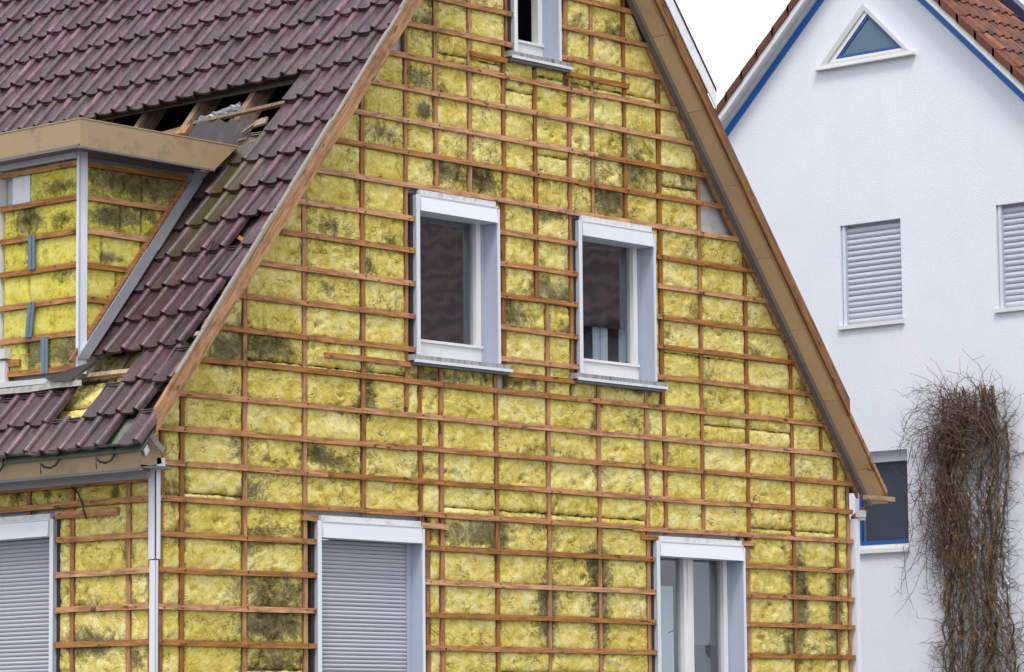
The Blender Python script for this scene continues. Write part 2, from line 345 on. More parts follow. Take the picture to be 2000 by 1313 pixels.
def batt(M, lo, hi, z0, z1, stains, mat, parent, seed, base=-0.056, amp=1.0, cracks=()):
    """one mineral wool batt; lo/hi are functions of z giving its left and right edge"""
    zm = (z0 + z1) / 2; wdt = hi(zm) - lo(zm); h = z1 - z0
    nu = max(4, int(wdt / 0.024)); nv = max(4, int(h / 0.019))
    u, v = np.meshgrid(np.linspace(0, 1, nu + 1), np.linspace(0, 1, nv + 1))
    z = z0 + v * h
    L = np.vectorize(lo)(z); H = np.vectorize(hi)(z)
    a = L + u * (H - L)
    eu = np.minimum(u, 1 - u) * (H - L); ev = np.minimum(v, 1 - v) * h
    pil = (1 - np.exp(-eu / 0.012)) * (1 - np.exp(-ev / 0.016))
    nz = fbm(a * 5 + seed, z * 6.5, seed, 3) * 0.018 + fbm(a * 26, z * 30 + seed, seed + 5, 2) * 0.008
    tear = np.clip(fbm(a * 11, z * 15 + seed * 3, seed + 9, 2) - 0.33, 0, 1) * 0.11
    d = base + 0.010 + (0.018 * pil + nz * pil * amp - tear * pil * amp)
    for (ca0, ca1, cz, cw) in cracks:
        ln = cz + fbm(a * 7, a * 0 + 3.3, seed, 2) * 0.03
        on = (a > ca0) & (a < ca1)
        d = d - on * 0.05 * np.exp(-((z - ln) / cw) ** 2) + on * 0.018 * np.exp(-((z - ln - 0.035) / 0.025) ** 2)
    d = np.minimum(d, -0.008)
    # ragged outline
    a = a + (fbm(z * 20, a * 0 + seed, seed + 2, 2) * 0.016) * (1 - pil)
    zz = z + (fbm(a * 18, z * 0 + seed, seed + 3, 2) * 0.018) * (1 - pil)
    g = 0.05 + 0.13 * np.clip((z - 5.9) / 1.5, 0, 1) * np.clip(fbm(a * 1.1, z * 1.3, 31, 2) + .6, 0, 1)
    for (sa, sz, ra, rz, st) in stains:
        q = ((a - sa) / ra) ** 2 + ((z - sz) / rz) ** 2
        g = g + st * 1.12 * np.exp(-q * 1.0)
    g = g + np.clip(fbm(a * 1.7 + 40, z * 2.6, 77, 3), 0, 1) * 0.62 + tear * 4.0 * amp
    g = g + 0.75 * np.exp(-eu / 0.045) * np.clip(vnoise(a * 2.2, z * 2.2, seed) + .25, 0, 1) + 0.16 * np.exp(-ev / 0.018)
    V = [M(x, y, q) for x, y, q in zip(a.ravel(), d.ravel(), zz.ravel())]
    n1 = nu + 1
    Fc = [(j * n1 + i, j * n1 + i + 1, (j + 1) * n1 + i + 1, (j + 1) * n1 + i) for j in range(nv) for i in range(nu)]
    gr = list(g.ravel())
    # skirt back to the wall
    ring = [i for i in range(n1)] + [j * n1 + nu for j in range(1, nv + 1)] + [nv * n1 + i for i in range(nu - 1, -1, -1)] + [j * n1 for j in range(nv - 1, 0, -1)]
    o = len(V)
    for i in ring:
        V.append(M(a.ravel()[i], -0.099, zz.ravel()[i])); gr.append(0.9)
    K = len(ring)
    Fc += [(ring[i], o + i, o + (i + 1) % K, ring[(i + 1) % K]) for i in range(K)]
    m = MB(); m.add(V, Fc); ob = m.obj("insulation_batt", mat, parent, smooth=True, recalc=False)
    at = ob.data.attributes.new("grime", 'FLOAT', 'POINT'); at.data.foreach_set("value", np.clip(gr, 0, 1.6))
    return ob

def wall_mesh(M, a0, a1, z0, top, holes, d0, d1, name, mat, parent):
    """a wall slab with rectangular openings; top(a) gives its upper edge"""
    m = MB()
    As = sorted({a0, a1, *[h[0] for h in holes], *[h[1] for h in holes], *(x for x in getattr(top, "knots", ()) if a0 < x < a1)})
    for l, r in zip(As[:-1], As[1:]):
        mid = (l + r) / 2
        hs = sorted([h for h in holes if h[0] <= mid <= h[1]], key=lambda h: h[2])
        z = z0
        for h in hs:
            if h[2] > z + 1e-6: m.box(l, r, d0, d1, z, h[2], M)
            z = h[3]
        tl, tr = top(l), top(r)
        if min(tl, tr) > z:
            V = [M(a, d, zz) for (zz) in (0,) for d in (d0, d1) for a in (l, r)]
            V = [M(l, d0, z), M(r, d0, z), M(l, d1, z), M(r, d1, z), M(l, d0, tl), M(r, d0, tr), M(l, d1, tl), M(r, d1, tr)]
            m.hexa(V)
    return m.obj(name, mat, parent)

# ================================================================== GROUND
g = MB(); g.add([(-400, -400, 0), (500, -400, 0), (500, 500, 0), (-400, 500, 0)], [(0, 1, 2, 3)])
gr = g.obj("ground", mat_plain("asphalt_ground", (0.14, 0.135, 0.13), 0.9, (0.08, 0.08, 0.075), 0.6, 0.5, 0.2, 8)); gr["kind"] = "structure"

# ================================================================== STRIPPED HOUSE
HOUSE = thing("house", "house stripped to yellow mineral wool and timber battens, purple tiled roof half removed", "house")
TB = 1.287; BET = math.atan(TB); cB, sB = math.cos(BET), math.sin(BET)
x_left = lambda z: max(0.045 if z < 4.12 else -0.14, 4.95 - (10.96 - z) / TB)
x_right = lambda z: min(9.90, 4.95 + (10.86 - z) / 1.279)
ZL = [2.62 + 0.3046 * k for k in range(-4, 25)]

WIN = {  # a0, a1, z0, z1 of the metal surround
    "W1": (3.20, 4.33, 5.23, 6.855), "W2": (5.49, 6.64, 5.23, 6.86), "W3": (1.91, 3.27, 1.20, 3.775),
    "W4": (6.61, 8.00, 1.20, 3.775), "W0": (4.58, 5.25, 8.27, 9.75)}

def gtop(a): return min(11.0 - TB * (4.95 - a), 10.95) if a < 4.95 else 11.0 - 1.279 * (a - 4.95)
def gt(a): return 10.92 - 1.283 * abs(a - 4.95)
gt.knots = (4.95,)
holes = [(k[0] + .02, k[1] - .02, k[2] + .05, k[3] - .02) for k in WIN.values()]
GW = wall_mesh(MG, 0.10, 9.82, 0.0, gt, holes, -0.34, -0.10, "gable_wall", M_PLASTER, HOUSE)

VERT = [(.10, 1.2, 4.45, .06), (.34, 1.2, 4.78, .065), (1.07, 1.2, 5.80, .068), (1.81, 1.2, 6.78, .068), (2.55, 3.80, 7.72, .07), (3.125, 4.82, 8.46, .06),
        (3.30, 3.72, 5.24, .06), (3.385, 1.2, 3.74, .085), (3.58, 1.2, 5.24, .07), (4.34, 1.2, 5.24, .068), (5.075, 1.2, 5.97, .065), (5.82, 1.2, 5.24, .066),
        (6.55, 1.2, 5.24, .068), (6.83, 3.80, 5.07, .065), (7.43, 3.80, 7.80, .066), (8.125, 1.2, 3.76, .095), (8.165, 3.78, 6.80, .066), (8.91, 1.2, 5.88, .066),
        (9.41, 4.76, 5.26, .05), (9.65, 1.2, 4.95, .06), (9.85, 1.2, 4.55, .055), (4.46, 5.22, 6.86, .085), (4.93, 5.97, 8.22, .06), (5.435, 5.22, 8.22, .062),
        (6.80, 5.07, 8.48, .085), (3.53, 6.89, 9.10, .066), (4.00, 6.89, 9.75, .066), (4.48, 6.89, 8.42, .062), (4.525, 8.40, 9.90, .05), (5.39, 8.20, 9.90, .085),
        (5.78, 6.89, 9.80, .062), (6.27, 6.89, 9.15, .062), (2.53, 7.72, 7.74, .05)]
for (a, z0, z1, w_) in VERT[:-1]:
    beam("vertical_batten", MG(a + random.uniform(-.008, .008), -0.045, z0), MG(a + random.uniform(-.006, .006), -0.045, z1), (1, 0, 0), (0, 1, 0), w_ * .66, 0.03, M_WZ, GW, 6, 0.006)
# horizontal battens, interrupted by the windows, butt-jointed
for z in ZL:
    spans = [(x_left(z), x_right(z))]
    for (a0, a1, b0, b1) in WIN.values():
        if b0 - .02 < z < b1 + .01:
            ns = []
            for l, r in spans:
                if a1 < l or a0 > r: ns.append((l, r)); continue
                if a0 - .005 > l: ns.append((l, a0 + .01))
                if a1 + .01 < r: ns.append((a1 - .005, r))
            spans = ns
    for l, r in spans:
        cuts = [l]
        while r - cuts[-1] > 4.2: cuts.append(cuts[-1] + random.uniform(2.2, 3.6))
        cuts.append(r)
        dz = random.uniform(-.006, .006)
        for a, b in zip(cuts[:-1], cuts[1:]):
            beam("horizontal_batten", MG(a + .002, -0.015, z + dz), MG(b - .002, -0.015, z + dz + random.uniform(-.006, .006)), (0, 0, 1), (0, 1, 0), 0.047, 0.03, M_WX, GW, max(2, int((b - a) * 2)), 0.0035)
            dz += random.uniform(-.007, .007)
for (a, b, z) in [(2.03, 3.15, 5.22), (4.46, 5.46, 5.225), (3.99, 4.50, 8.25), (5.36, 6.31, 8.25), (1.75, 1.94, 3.745), (3.27, 3.63, 3.74), (6.41, 6.66, 3.755), (8.0, 8.21, 3.755)]:
    beam("horizontal_batten", MG(a, -0.012, z), MG(b, -0.012, z - .004), (0, 0, 1), (0, 1, 0), 0.048, 0.034, M_WX, GW, 3, 0.003)

# nail heads and the rust round them, where the battens cross
nl = MB()
for z in ZL:
    for (a, z0, z1, w_) in VERT[:-1]:
        if not (z0 < z < z1 and x_left(z) + .05 < a < x_right(z) - .05): continue
        if any(k[0] - .02 < a < k[1] + .02 and k[2] - .03 < z < k[3] + .02 for k in WIN.values()): continue
        for e in range(random.choice((0, 1, 1, 2))):
            u, v_ = a + random.uniform(-.016, .016), z + random.uniform(-.014, .014); r_ = random.uniform(.004, .008)
            nl.box(u - r_, u + r_, -.003, .0035, v_ - r_, v_ + r_, MG)
no = nl.obj("nail_heads", M_DARK, GW); no["kind"] = "stuff"

GST = [(3.69, 7.06, .29, .11, .9), (4.18, 7.01, .21, .08, .8), (6.05, 7.05, .23, .13, 1.1), (2.8, 7.33, .27, .11, .6), (1.39, 5.25, .41, .12, .8), (.83, 5.16, .23, .15, 1), (2.61, 4.91, .11, .2, .7), (5.01, 6.09, .29, .09, .7), (5.38, 6.05, .14, .1, .5), (3.76, 3.69, .29, .13, .8), (4.18, 3.69, .25, .13, .6), (1.39, 3.58, .43, .12, .6), (1.39, 3.08, .39, .14, .7), (1.42, 2.8, .41, .13, 1.2), (1.45, 2.48, .36, .1, .9), (5.02, 3.01, .15, .34, 1.1), (5.80, 3.03, .15, .39, 1.1), (5.78, 3.48, .18, .21, .9), (8.98, 3.24, .15, .46, 1.3), (9.60, 3.2, .12, .44, 1.2), (4.32, 3.68, .14, .13, 1.0), (8.82, 2.79, .21, .15, .5), (7.79, 3.65, .18, .15, .5), (6.36, 4.89, .21, .1, .5), (5.74, 4.82, .07, .29, .5), (1.96, 4.33, .18, .1, .7), (.93, 4.38, .14, .1, .4), (.24, 3.9, .13, .14, .7), (.27, 3.56, .13, .12, .6), (1.08, 3.95, .18, .1, .5), (2.15, 4.27, .18, .06, .6), (6.63, 4.52, .21, .15, .4), (9.17, 5.44, .16, .15, .9), (9.47, 5.16, .1, .11, .8), (8.35, 5.73, .21, .07, .6), (6.86, 5.82, .14, .12, .5), (7.35, 6.07, .14, .08, .4), (5.17, 6.83, .29, .07, .7), (5.47, 6.46, .11, .1, .5), (4.22, 7.12, .1, .1, .6), (6.41, 7.43, .21, .15, .5), (5.57, 8.09, .17, .15, .4), (6.13, 8.79, .24, .12, .6), (5.58, 8.81, .14, .08, .6), (3.39, 8.48, .14, .12, .5), (3.31, 7.93, .13, .09, .8), (3.59, 7.82, .1, .1, .5), (6.6, 8.81, .1, .14, .9), (7.24, 8.27, .14, .08, .7), (7.48, 7.93, .14, .1, .7), (7.26, 7.42, .14, .15, .6), (2.19, 6.41, .17, .11, .6), (2.89, 6.34, .14, .11, .6), (2.62, 6.08, .13, .1, .6), (2.09, 5.82, .13, .1, .6), (2.49, 6.77, .07, .11, .6), (4.56, 5.16, .64, .06, .8), (3.5, 5.13, .43, .06, .8), (6.45, 5.2, .36, .06, .6), (2.48, 4.76, .21, .09, .6), (4.49, 5.92, .19, .07, .6), (5.27, 5.99, .16, .07, .7), (5.45, 5.7, .21, .07, .7), (4.57, 5.78, .17, .08, .6), (5.06, 4.53, .5, .05, .5), (3.56, 4.26, .43, .04, .5), (3.36, 7.62, .09, .07, 1.6)]
CRACKS = [(3.65, 6.52, 3.925, .012), (4.9, 9.6, 2.41, .010), (1.1, 3.1, 5.11, .010), (3.55, 4.3, 8.20, .010), (5.1, 6.3, 8.17, .010), (7.45, 8.15, 5.62, .009), (7.45, 8.9, 4.93, .009), (8.2, 9.6, 3.92, .009), (.35, 1.05, 3.90, .009), (6.85, 7.4, 5.62, .009), (4.5, 4.95, 7.98, .008), (4.95, 5.4, 7.40, .008), (1.1, 1.8, 2.40, .010), (6.85, 7.4, 7.31, .008)]
SKIP = [(7.44, 7.95, 6.9, 7.5), (2.7, 3.1, 8.12, 8.40), (2.93, 3.1, 8.4, 8.7)]
seed = 100
for zb, zt in zip(ZL[:-1], ZL[1:]):
    zm = (zb + zt) / 2
    if zm > 9.6: break
    edges = [(v[0] - v[3] * .36, v[0] + v[3] * .36) for v in VERT[:-1] if v[1] - .05 < zm < v[2] + .05]
    for (a0, a1, b0, b1) in WIN.values():
        if b0 < zm < b1: edges.append((a0 - .015, a1 + .015))
    L0, R0_ = x_left(zm), x_right(zm)
    edges = sorted([(-9, None), *[e for e in edges if e[1] > L0 - .3 and e[0] < R0_ + .3], (None, 99)], key=lambda e: e[0] if e[0] is not None else 98)
    cur = None; prev_r = -9
    cells = []
    for e in edges[1:]:
        l, r = prev_r, (e[0] if e[0] is not None else 99)
        if r - l > 0.075: cells.append((l, r))
        if e[1] is not None: prev_r = max(prev_r, e[1])
    for l, r in cells:
        lo = (lambda z, l=l: max(l + .004, x_left(z))); hi = (lambda z, r=r: min(r - .004, x_right(z)))
        if hi(zm) - lo(zm) < 0.05: continue
        if hi(zt) - lo(zt) < 0.02 or hi(zb) - lo(zb) < 0.02:
            hi0, lo0 = hi, lo
            hi = (lambda z, f=hi0, g_=lo0: max(f(z), g_(z) + .01))
        c = (lo(zm) + hi(zm)) / 2
        if any(s[0] < c < s[1] and s[2] < zm < s[3] for s in SKIP): continue
        seed += 1
        st = [s for s in GST if abs(s[0] - c) < 1.2 and abs(s[1] - zm) < 0.8]
        ck = [k for k in CRACKS if zb < k[2] < zt and k[0] < hi(zm) and k[1] > lo(zm)]
        z0_, z1_ = zb, zt
        if zm < 3.9 and zm > 3.7 or (3.54 < zm < 3.85):
            for wk in ("W3", "W4"):
                if WIN[wk][0] < c < WIN[wk][1]: z0_ = max(z0_, 3.79)
        for wk in ('W1', 'W2', 'W0'):
            q = WIN[wk]
            if z0_ < q[2] < z1_ and lo(zm) < q[1] and hi(zm) > q[0]: z1_ = q[2] + .005
        if z1_ - z0_ < .04: continue
        if ck:
            zc = ck[0][2]
            batt(MG, lo, hi, z0_ + .008, zc - .003, st, M_WOOL, GW, seed, base=-.060); seed += 1
            batt(MG, lo, hi, zc + .003, z1_ - .008, st, M_WOOL, GW, seed, base=-.048)
        else: batt(MG, lo, hi, z0_ + .008, z1_ - .008, st, M_WOOL, GW, seed)

# -------------------------------------------------- windows
def ring(m, M, a0, a1, z0, z1, wl, wr, wb, wt, d0, d1):
    o = [(a0, z0), (a1, z0), (a1, z1), (a0, z1)]; q = [(a0 + wl, z0 + wb), (a1 - wr, z0 + wb), (a1 - wr, z1 - wt), (a0 + wl, z1 - wt)]
    V = [M(a, d, z) for d in (d0, d1) for P_ in (o, q) for (a, z) in P_]; Fc = []
    for i in range(4):
        j = (i + 1) % 4
        Fc += [(i, j, 4 + j, 4 + i), (8 + i, 12 + i, 12 + j, 8 + j), (i, 8 + i, 8 + j, j), (4 + i, 4 + j, 12 + j, 12 + i)]
    return m.add(V, Fc)
def window(M, key, a0, a1, z0, z1, parent, kind, adir=(1, 0, 0)):
    m = MB()
    zb, zt = z0 + .08, z1 - .05
    ring(m, M, a0 + .010, a1 - .010, zb - .02, zt, .012, .012, .012, .012, -.22, .018)
    W = m.obj("window", M_JAMB, parent)
    for l, r, dz in ((a0, a0 + .048, 0), (a1 - .012, a1 + .018, .02)):
        lp = MB(); lp.box(l, r, .0185, .024, zb, zt - dz, M); lp.obj("jamb_lip", M_WHITE, W)
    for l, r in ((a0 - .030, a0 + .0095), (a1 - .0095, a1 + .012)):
        fe = MB(); fe.box(l, r, -.099, -.030 if l < a0 else -.01, zb, zt, M); fe.obj("gap_shade_strip", M_DARK, W)  # dark strips added in place of the shade beside the jambs
    for z in (zb + .25, zt - .35):
        an = MB(); an.box(a1 - .024, a1 - .0225, -.13, -.12, z, z + .01, M)
    gap = MB(); gap.box(a1 - .050, a1 - .0222, -.166, -.155, zb, zt, M); gap.obj("reveal_bead", M_JAMB, W)
    # roller shutter box, leaning forward a little at its foot
    b = MB(); f0, f1 = a0 + .055, a1 - .03
    b.hexa([M(f0, -.16, z1 - .20), M(f1, -.16, z1 - .205), M(f0, .045, z1 - .20), M(f1, .045, z1 - .205),
            M(f0, -.16, z1 - .052), M(f1, -.16, z1 - .055), M(f0, .028, z1 - .052), M(f1, .028, z1 - .055)])
    b.obj("shutter_box", M_BOX, W)
    c = MB(); c.box(f0 - .004, f1 - .005, -.02, .022, z1 - .048, z1 - .002, M); c.obj("box_cap", mat_cap, W)
    e = MB(); e.box(f0 + .001, f1 + .006, .03, .036, z1 - .060, z1 - .050, M); e.obj("box_edge", M_FRAME, W)
    # sill
    s = MB()
    s.hexa([M(a0 - .085, -.23, z0 + .022), M(a1 + .125, -.23, z0 + .022), M(a0 - .085, .05, z0 + .018), M(a1 + .125, .05, z0 + .018),
            M(a0 - .085, -.23, z0 + .085), M(a1 + .125, -.23, z0 + .085), M(a0 - .085, .05, z0 + .072), M(a1 + .125, .05, z0 + .072)])
    s.obj("sill", M_STONE, W)
    s = MB(); s.box(a0 - .07, a1 + .135, .052, .066, z0 + .004, z0 + .030, M); s.obj("sill_drip", M_WHITE, W)
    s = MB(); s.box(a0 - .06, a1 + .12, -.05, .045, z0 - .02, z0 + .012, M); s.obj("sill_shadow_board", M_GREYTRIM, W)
    if kind == "shutter":
        z = z1 - .205; k = 0; pit = .0367
        prof = [(-.135, 0), (-.127, .006), (-.122, .018), (-.127, .030), (-.133, .0345), (-.145, .0345), (-.145, 0)]
        base = None
        while z > z0 + .09:
            mm = MB(); V = []
            if base is None:
                for a in (a0 + .03, a1 - .085):
                    for d, h in prof: V.append(Vector(M(a, d, h)))
                q = len(prof); Fc = [(i, (i + 1) % q, q + (i + 1) % q, q + i) for i in range(q)] + [tuple(range(q)), tuple(range(2 * q - 1, q - 1, -1))]
                mm.add(V, Fc); o = mm.obj("shutter_slat", M_SLAT, W); base = o.data
            else:
                o = bpy.data.objects.new("shutter_slat", base); COL.objects.link(o); o.parent = W
            o.location = Vector((0, 0, z - pit)) + Vector(M(0, random.uniform(-.002, .002), 0)) - Vector(M(0, 0, 0))
            z -= pit
        r = MB(); r.box(a1 - .08, a1 - .024, -.15, -.115, z0 + .085, z1 - .205, M); r.obj("guide_rail", M_JAMB, W)
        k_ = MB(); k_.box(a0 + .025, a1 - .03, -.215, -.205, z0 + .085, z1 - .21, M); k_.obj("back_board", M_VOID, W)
    else:
        fr = MB(); d0, d1 = -.24, -.165
        A0, A1, Z0, Z1 = a0 + .024, a1 - .024, z0 + .09, z1 - .06
        ring(fr, M, A0, A1, Z0, Z1, .10, .10, .165, .14, d0, d1)
        b_ = MB(); b_.box(A0 + .02, A1 - .02, d1, d1 + .018, Z0 + .140, Z0 + .165, M); b_.obj("glazing_bead", M_FRAME, W)
        b_ = MB(); b_.box(A1 - .105, A1 - .045, d1, d1 + .015, Z0 + .166, Z1 - .06, M); b_.obj("sash", M_FRAME, W)
        p0, p1 = A0 + .10, A1 - .10
        if kind == "double":
            mid = a0 + .70
            for q0, q1, e in ((mid - .075, mid - .004, .014), (mid + .004, mid + .075, .014), (mid - .02, mid + .02, .024)):
                b_ = MB(); b_.box(q0, q1, d0 if e < .02 else d1 + .0145, d1 + e, Z0 + .166, Z1 - .10, M); b_.obj("mullion", M_FRAME, W)
        fr.obj("window_frame", M_FRAME, W)
        if kind == "double":
            for q0, q1 in ((p0, mid - .075), (mid + .075, p1)):
                pn = MB(); pn.box(q0 - .005, q1 + .005, -.205, -.200, Z0 + .16, Z1 - .135, M); pn.obj("pane", M_GLASS, W)
            h = MB(); h.tube([M(mid - .12, -.235, 2.86), M(mid - .12, -.26, 2.86), M(mid - .21, -.265, 2.83)], .012, 6); h.obj("handle", M_GREYTRIM, W)
            cu = MB(); cu.box(p0 + .0, mid - .12, -.262, -.255, 1.3, 3.30, M); cu.obj("pane_backing", M_REFLW, W)  # pale sheet added to imitate the white wall reflected in this casement
            cu = MB(); cu.box(mid + .0, p1 + .25, -.30, -.29, 1.3, 3.6, M); cu.obj("pane_backing", M_CURTG, W)
            cu = MB(); cu.box(mid + .02, p1 + .22, -.289, -.280, 1.3, 2.72, M); cu.obj("pane_backing", M_NAVYC, W)
        elif kind == "open":
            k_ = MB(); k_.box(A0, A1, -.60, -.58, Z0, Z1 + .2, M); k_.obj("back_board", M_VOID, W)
        else:
            pn = MB(); pn.box(p0 - .005, p1 + .005, -.205, -.200, Z0 + .16, Z1 - .135, M); pn.obj("pane", M_GLASS, W)
            # rippled dark sheet, added to imitate the roof reflected in the pane
            if kind == "half":
                for q0, q1, t in ((6.10, 6.20, .45), (6.215, 6.32, .45), (6.50, 6.60, .5)):
                    rp_ = MB(); rp_.box(q0, q1, -.345, -.335, Z0 + .10, Z0 + .17 + t, M); rp_.obj("reflection_panel", M_REFLW, W)  # pale panels added behind the glass to imitate its bright reflection
            cz = Z0 + .16 if kind == "pane_backing" else Z0 + .52
            V = []; nn = 40
            for i in range(nn + 1):
                t = i / nn; a = A0 + t * (A1 - A0 + .25)
                for z in (cz, Z1): V.append(M(a, -.29 + .022 * math.sin(t * 46 + 2 * math.sin(t * 9)), z))
            cu = MB(); cu.add(V, [(2 * i, 2 * i + 2, 2 * i + 3, 2 * i + 1) for i in range(nn)]); cu.obj("pane_backing", M_REFLD, W, smooth=True)
    return W
mat_cap = mat_plain("worn_cap_metal", (0.70, 0.71, 0.74), 0.6, (0.25, 0.23, 0.21), 0.7, 14, 0.2, 40, thr=0.5)
M_CURTG = mat_plain("grey_curtain", (0.20, 0.215, 0.235), 0.9, (0.15, 0.16, 0.18), 0.3, 2, 0.0)
M_NAVYC = mat_plain("dark_sofa_cloth", (0.03, 0.034, 0.05), 0.9, (0.02, 0.02, 0.03), 0.3, 2, 0.0)
window(MG, "W1", *WIN["W1"], HOUSE, "pane_backing")
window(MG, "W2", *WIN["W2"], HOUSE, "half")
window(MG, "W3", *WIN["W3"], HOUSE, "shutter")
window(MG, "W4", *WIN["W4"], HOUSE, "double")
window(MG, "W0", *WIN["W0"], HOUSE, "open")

# -------------------------------------------------- side wall
def stop(a): return 4.18
SWIN = (1.30, 2.75, 1.20, 3.775)
SW = wall_mesh(MS, 0.34, 9.0, 0.0, stop, [(SWIN[0] + .02, SWIN[1] - .02, SWIN[2] + .05, SWIN[3] - .02)], -0.34, -0.10, "side_wall", M_PLASTER, HOUSE)
MB().box(0.0995, 0.34, -0.34, -0.1005, 0, 4.18, MS).obj("wall_corner", M_PLASTER, HOUSE)
sv = [(.10, 1.2, 4.0, .055), (.38, 1.2, 4.0, .06), (1.11, 1.2, 4.0, .06), (1.70, 3.72, 4.0, .06), (2.9, 1.2, 4.0, .06), (3.5, 1.2, 4.0, .06)]
for (a, z0, z1, w_) in sv:
    beam("vertical_batten", MS(a, -.045, z0), MS(a, -.045, z1), (0, 1, 0), (1, 0, 0), w_ * .8, .03, M_WZ, SW, 4, .004)
for z in ZL:
    if z > 3.9: break
    for l, r in ([(.075, 4.2)] if z > 3.8 else [(.075, 1.30), (2.75, 4.2)]):
        beam("horizontal_batten", MS(l, -.015, z), MS(r, -.015, z + .003), (0, 0, 1), (1, 0, 0), .049, .03, M_WY, SW, 5, .0035)
beam("horizontal_batten", MS(.48, -.011, 3.752), MS(1.30, -.011, 3.752), (0, 0, 1), (1, 0, 0), .062, .036, M_WY, SW, 3, .002)
beam("horizontal_batten", MS(.08, -.015, 4.0), MS(4.2, -.015, 4.0), (0, 0, 1), (1, 0, 0), .03, .03, M_WY, SW, 4, .002)
LST = [(.38, 3.39, .09, .11, .8), (.84, 2.62, .27, .12, .9), (.28, 2.47, .11, .09, .9), (.71, 3.71, .27, .06, .4), (.55, 3.92, .07, .09, 1), (1.88, 3.95, .2, .07, .5), (1.43, 3.95, .05, .06, .7), (.77, 2.96, .27, .06, .5), (.35, 3.04, .09, .08, .5)]
zs = [z for z in ZL if z < 3.9] + [4.0]
for zb, zt in zip(zs[:-1], zs[1:]):
    zm = (zb + zt) / 2
    ed = sorted((v[0] - v[3] * .4, v[0] + v[3] * .4) for v in sv if v[1] < zm < v[2])
    if zm < 3.775: ed = sorted(ed + [(SWIN[0] - .01, SWIN[1] + .01)])
    for (p, q) in zip(ed[:-1], ed[1:]):
        l, r = p[1], q[0]
        if r - l < .13: continue
        seed += 1
        batt(MS, lambda z: l + .004, lambda z: r - .004, zb + .008, zt - .008, LST, M_WOOL, SW, seed)
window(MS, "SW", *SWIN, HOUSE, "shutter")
# mirror so the reveal seen from the gable side is right: the side window is the same build on the other wall

# corner trims
ct = MB(); ct.box(-.006, .052, -.006, .002, 3.32, 4.09); ct.box(-.006, .002, -.006, .082, 3.32, 4.09)
ct.box(-.002, .030, -.003, .003, 1.0, 3.31); ct.box(-.003, .003, -.003, .070, 1.0, 3.31)
ct.obj("corner_trim", M_WHITE, HOUSE)
ct = MB(); ct.box(-.075, .02, -.10, -.03, 4.10, 4.17); ct.box(-.045, .035, -.06, .02, 4.07, 4.10); ct.obj("corner_cap", M_WHITE, HOUSE)
ct = MB(); ct.box(9.905, 9.975, -.02, .06, 1.0, 4.08); ct.obj("corner_trim", M_WHITE, HOUSE)
ct = MB(); ct.box(9.93, 10.02, -.08, -.01, 4.10, 4.17); ct.box(9.95, 10.05, -.05, .02, 4.07, 4.10); ct.obj("corner_cap", M_WHITE, HOUSE)
rw = MB(); rw.box(9.58, 9.82, .341, 9.0, 0, 4.2); rw.obj("far_side_wall", M_PLASTER, HOUSE)
bw = wall_mesh(lambda a, d, z: (a, 9.0 - d, z), .10, 9.82, 0, gt, [], -.24, 0, "rear_wall", M_PLASTER, HOUSE)
ceil = MB(); ceil.box(.35, 9.57, .36, 8.99, 4.6, 4.75); ceil.obj("floor_slab", M_INNER, HOUSE)

# ================================================================== ROOF (left slope carries the tiles)
DN = Vector((-cB, 0, -sB)); NO = Vector((-sB, 0, cB))
def rp(Y, s, h): return Vector((4.95, float(Y), 11.22)) + DN * float(s) + NO * (float(h) - .075)
def rbox(m, Y0, Y1, s0, s1, h0, h1):
    return m.hexa([rp(y, s, h) for h in (h0, h1) for y in (Y0, Y1) for s in (s0, s1)])
dk = MB()
for q in [(-.17, 8.9, 0, 4.10), (-.17, .72, 4.10, 5.30), (3.9, 8.9, 4.10, 8.72), (-.17, 1.12, 5.30, 7.50), (-.17, .36, 7.50, 8.74), (1.30, 3.9, 8.02, 8.74), (.36, 1.30, 8.40, 8.74)]:
    rbox(dk, *q, -.085, -.065)
ROOF = dk.obj("roof", M_FELT, HOUSE)
# other slope, ridge and closing boards
rs = MB()
zR = lambda x, o: 10.86 + o - 1.279 * (x - 4.95)
def rslab(m, x0, x1, y0, y1, o0, o1, mat_M=None):
    return m.hexa([(x, y, zR(x, o)) for o in (o0, o1) for y in (y0, y1) for x in (x0, x1)])
rslab(rs, 4.95, 10.05, -.29, 9.1, .03, .13); rs.obj("far_roof_slope", M_FELT, HOUSE)
# rafters and roof battens where the covering is open
for Y in (.20, .9, 1.52, 2.27, 3.05, 3.83):
    s1 = 8.6 if Y < 1.1 else 5.6
    beam("rafter", rp(Y, 2.0, -.19), rp(Y, s1, -.19), (0, 1, 0), NO, .075, .17, M_RAFTD, ROOF, 4, .003)
for s in (3.98,):
    beam("roof_batten", rp(.5, s, -.035), rp(3.9, s + .05, -.035), DN, NO, .045, .03, M_RAFTD, ROOF, 6, .004)
beam("roof_batten", rp(2.03, 4.47, -.05), rp(.72, 4.43, -.03), DN, NO, .045, .03, M_RAFTD, ROOF, 4, .004)
beam("roof_batten", rp(1.28, 7.80, -.05), rp(.30, 7.80, -.05), DN, NO, .05, .03, M_RAFT, ROOF, 3, .004)
beam("roof_batten", rp(1.25, 7.52, -.03), rp(-.17, 7.45, -.03), DN, NO, .05, .03, M_RAFT, ROOF, 3, .004)
for s in (6.90, 7.28, 8.05):
    beam("roof_batten", rp(.30, s, -.05), rp(-.17, s, -.05), DN, NO, .045, .03, M_RAFT, ROOF, 2, .004)
beam("roof_batten", rp(.35, 6.20, -.04), rp(-.05, 6.42, .0), DN, NO, .04, .03, M_VERGE, ROOF, 3, .006)
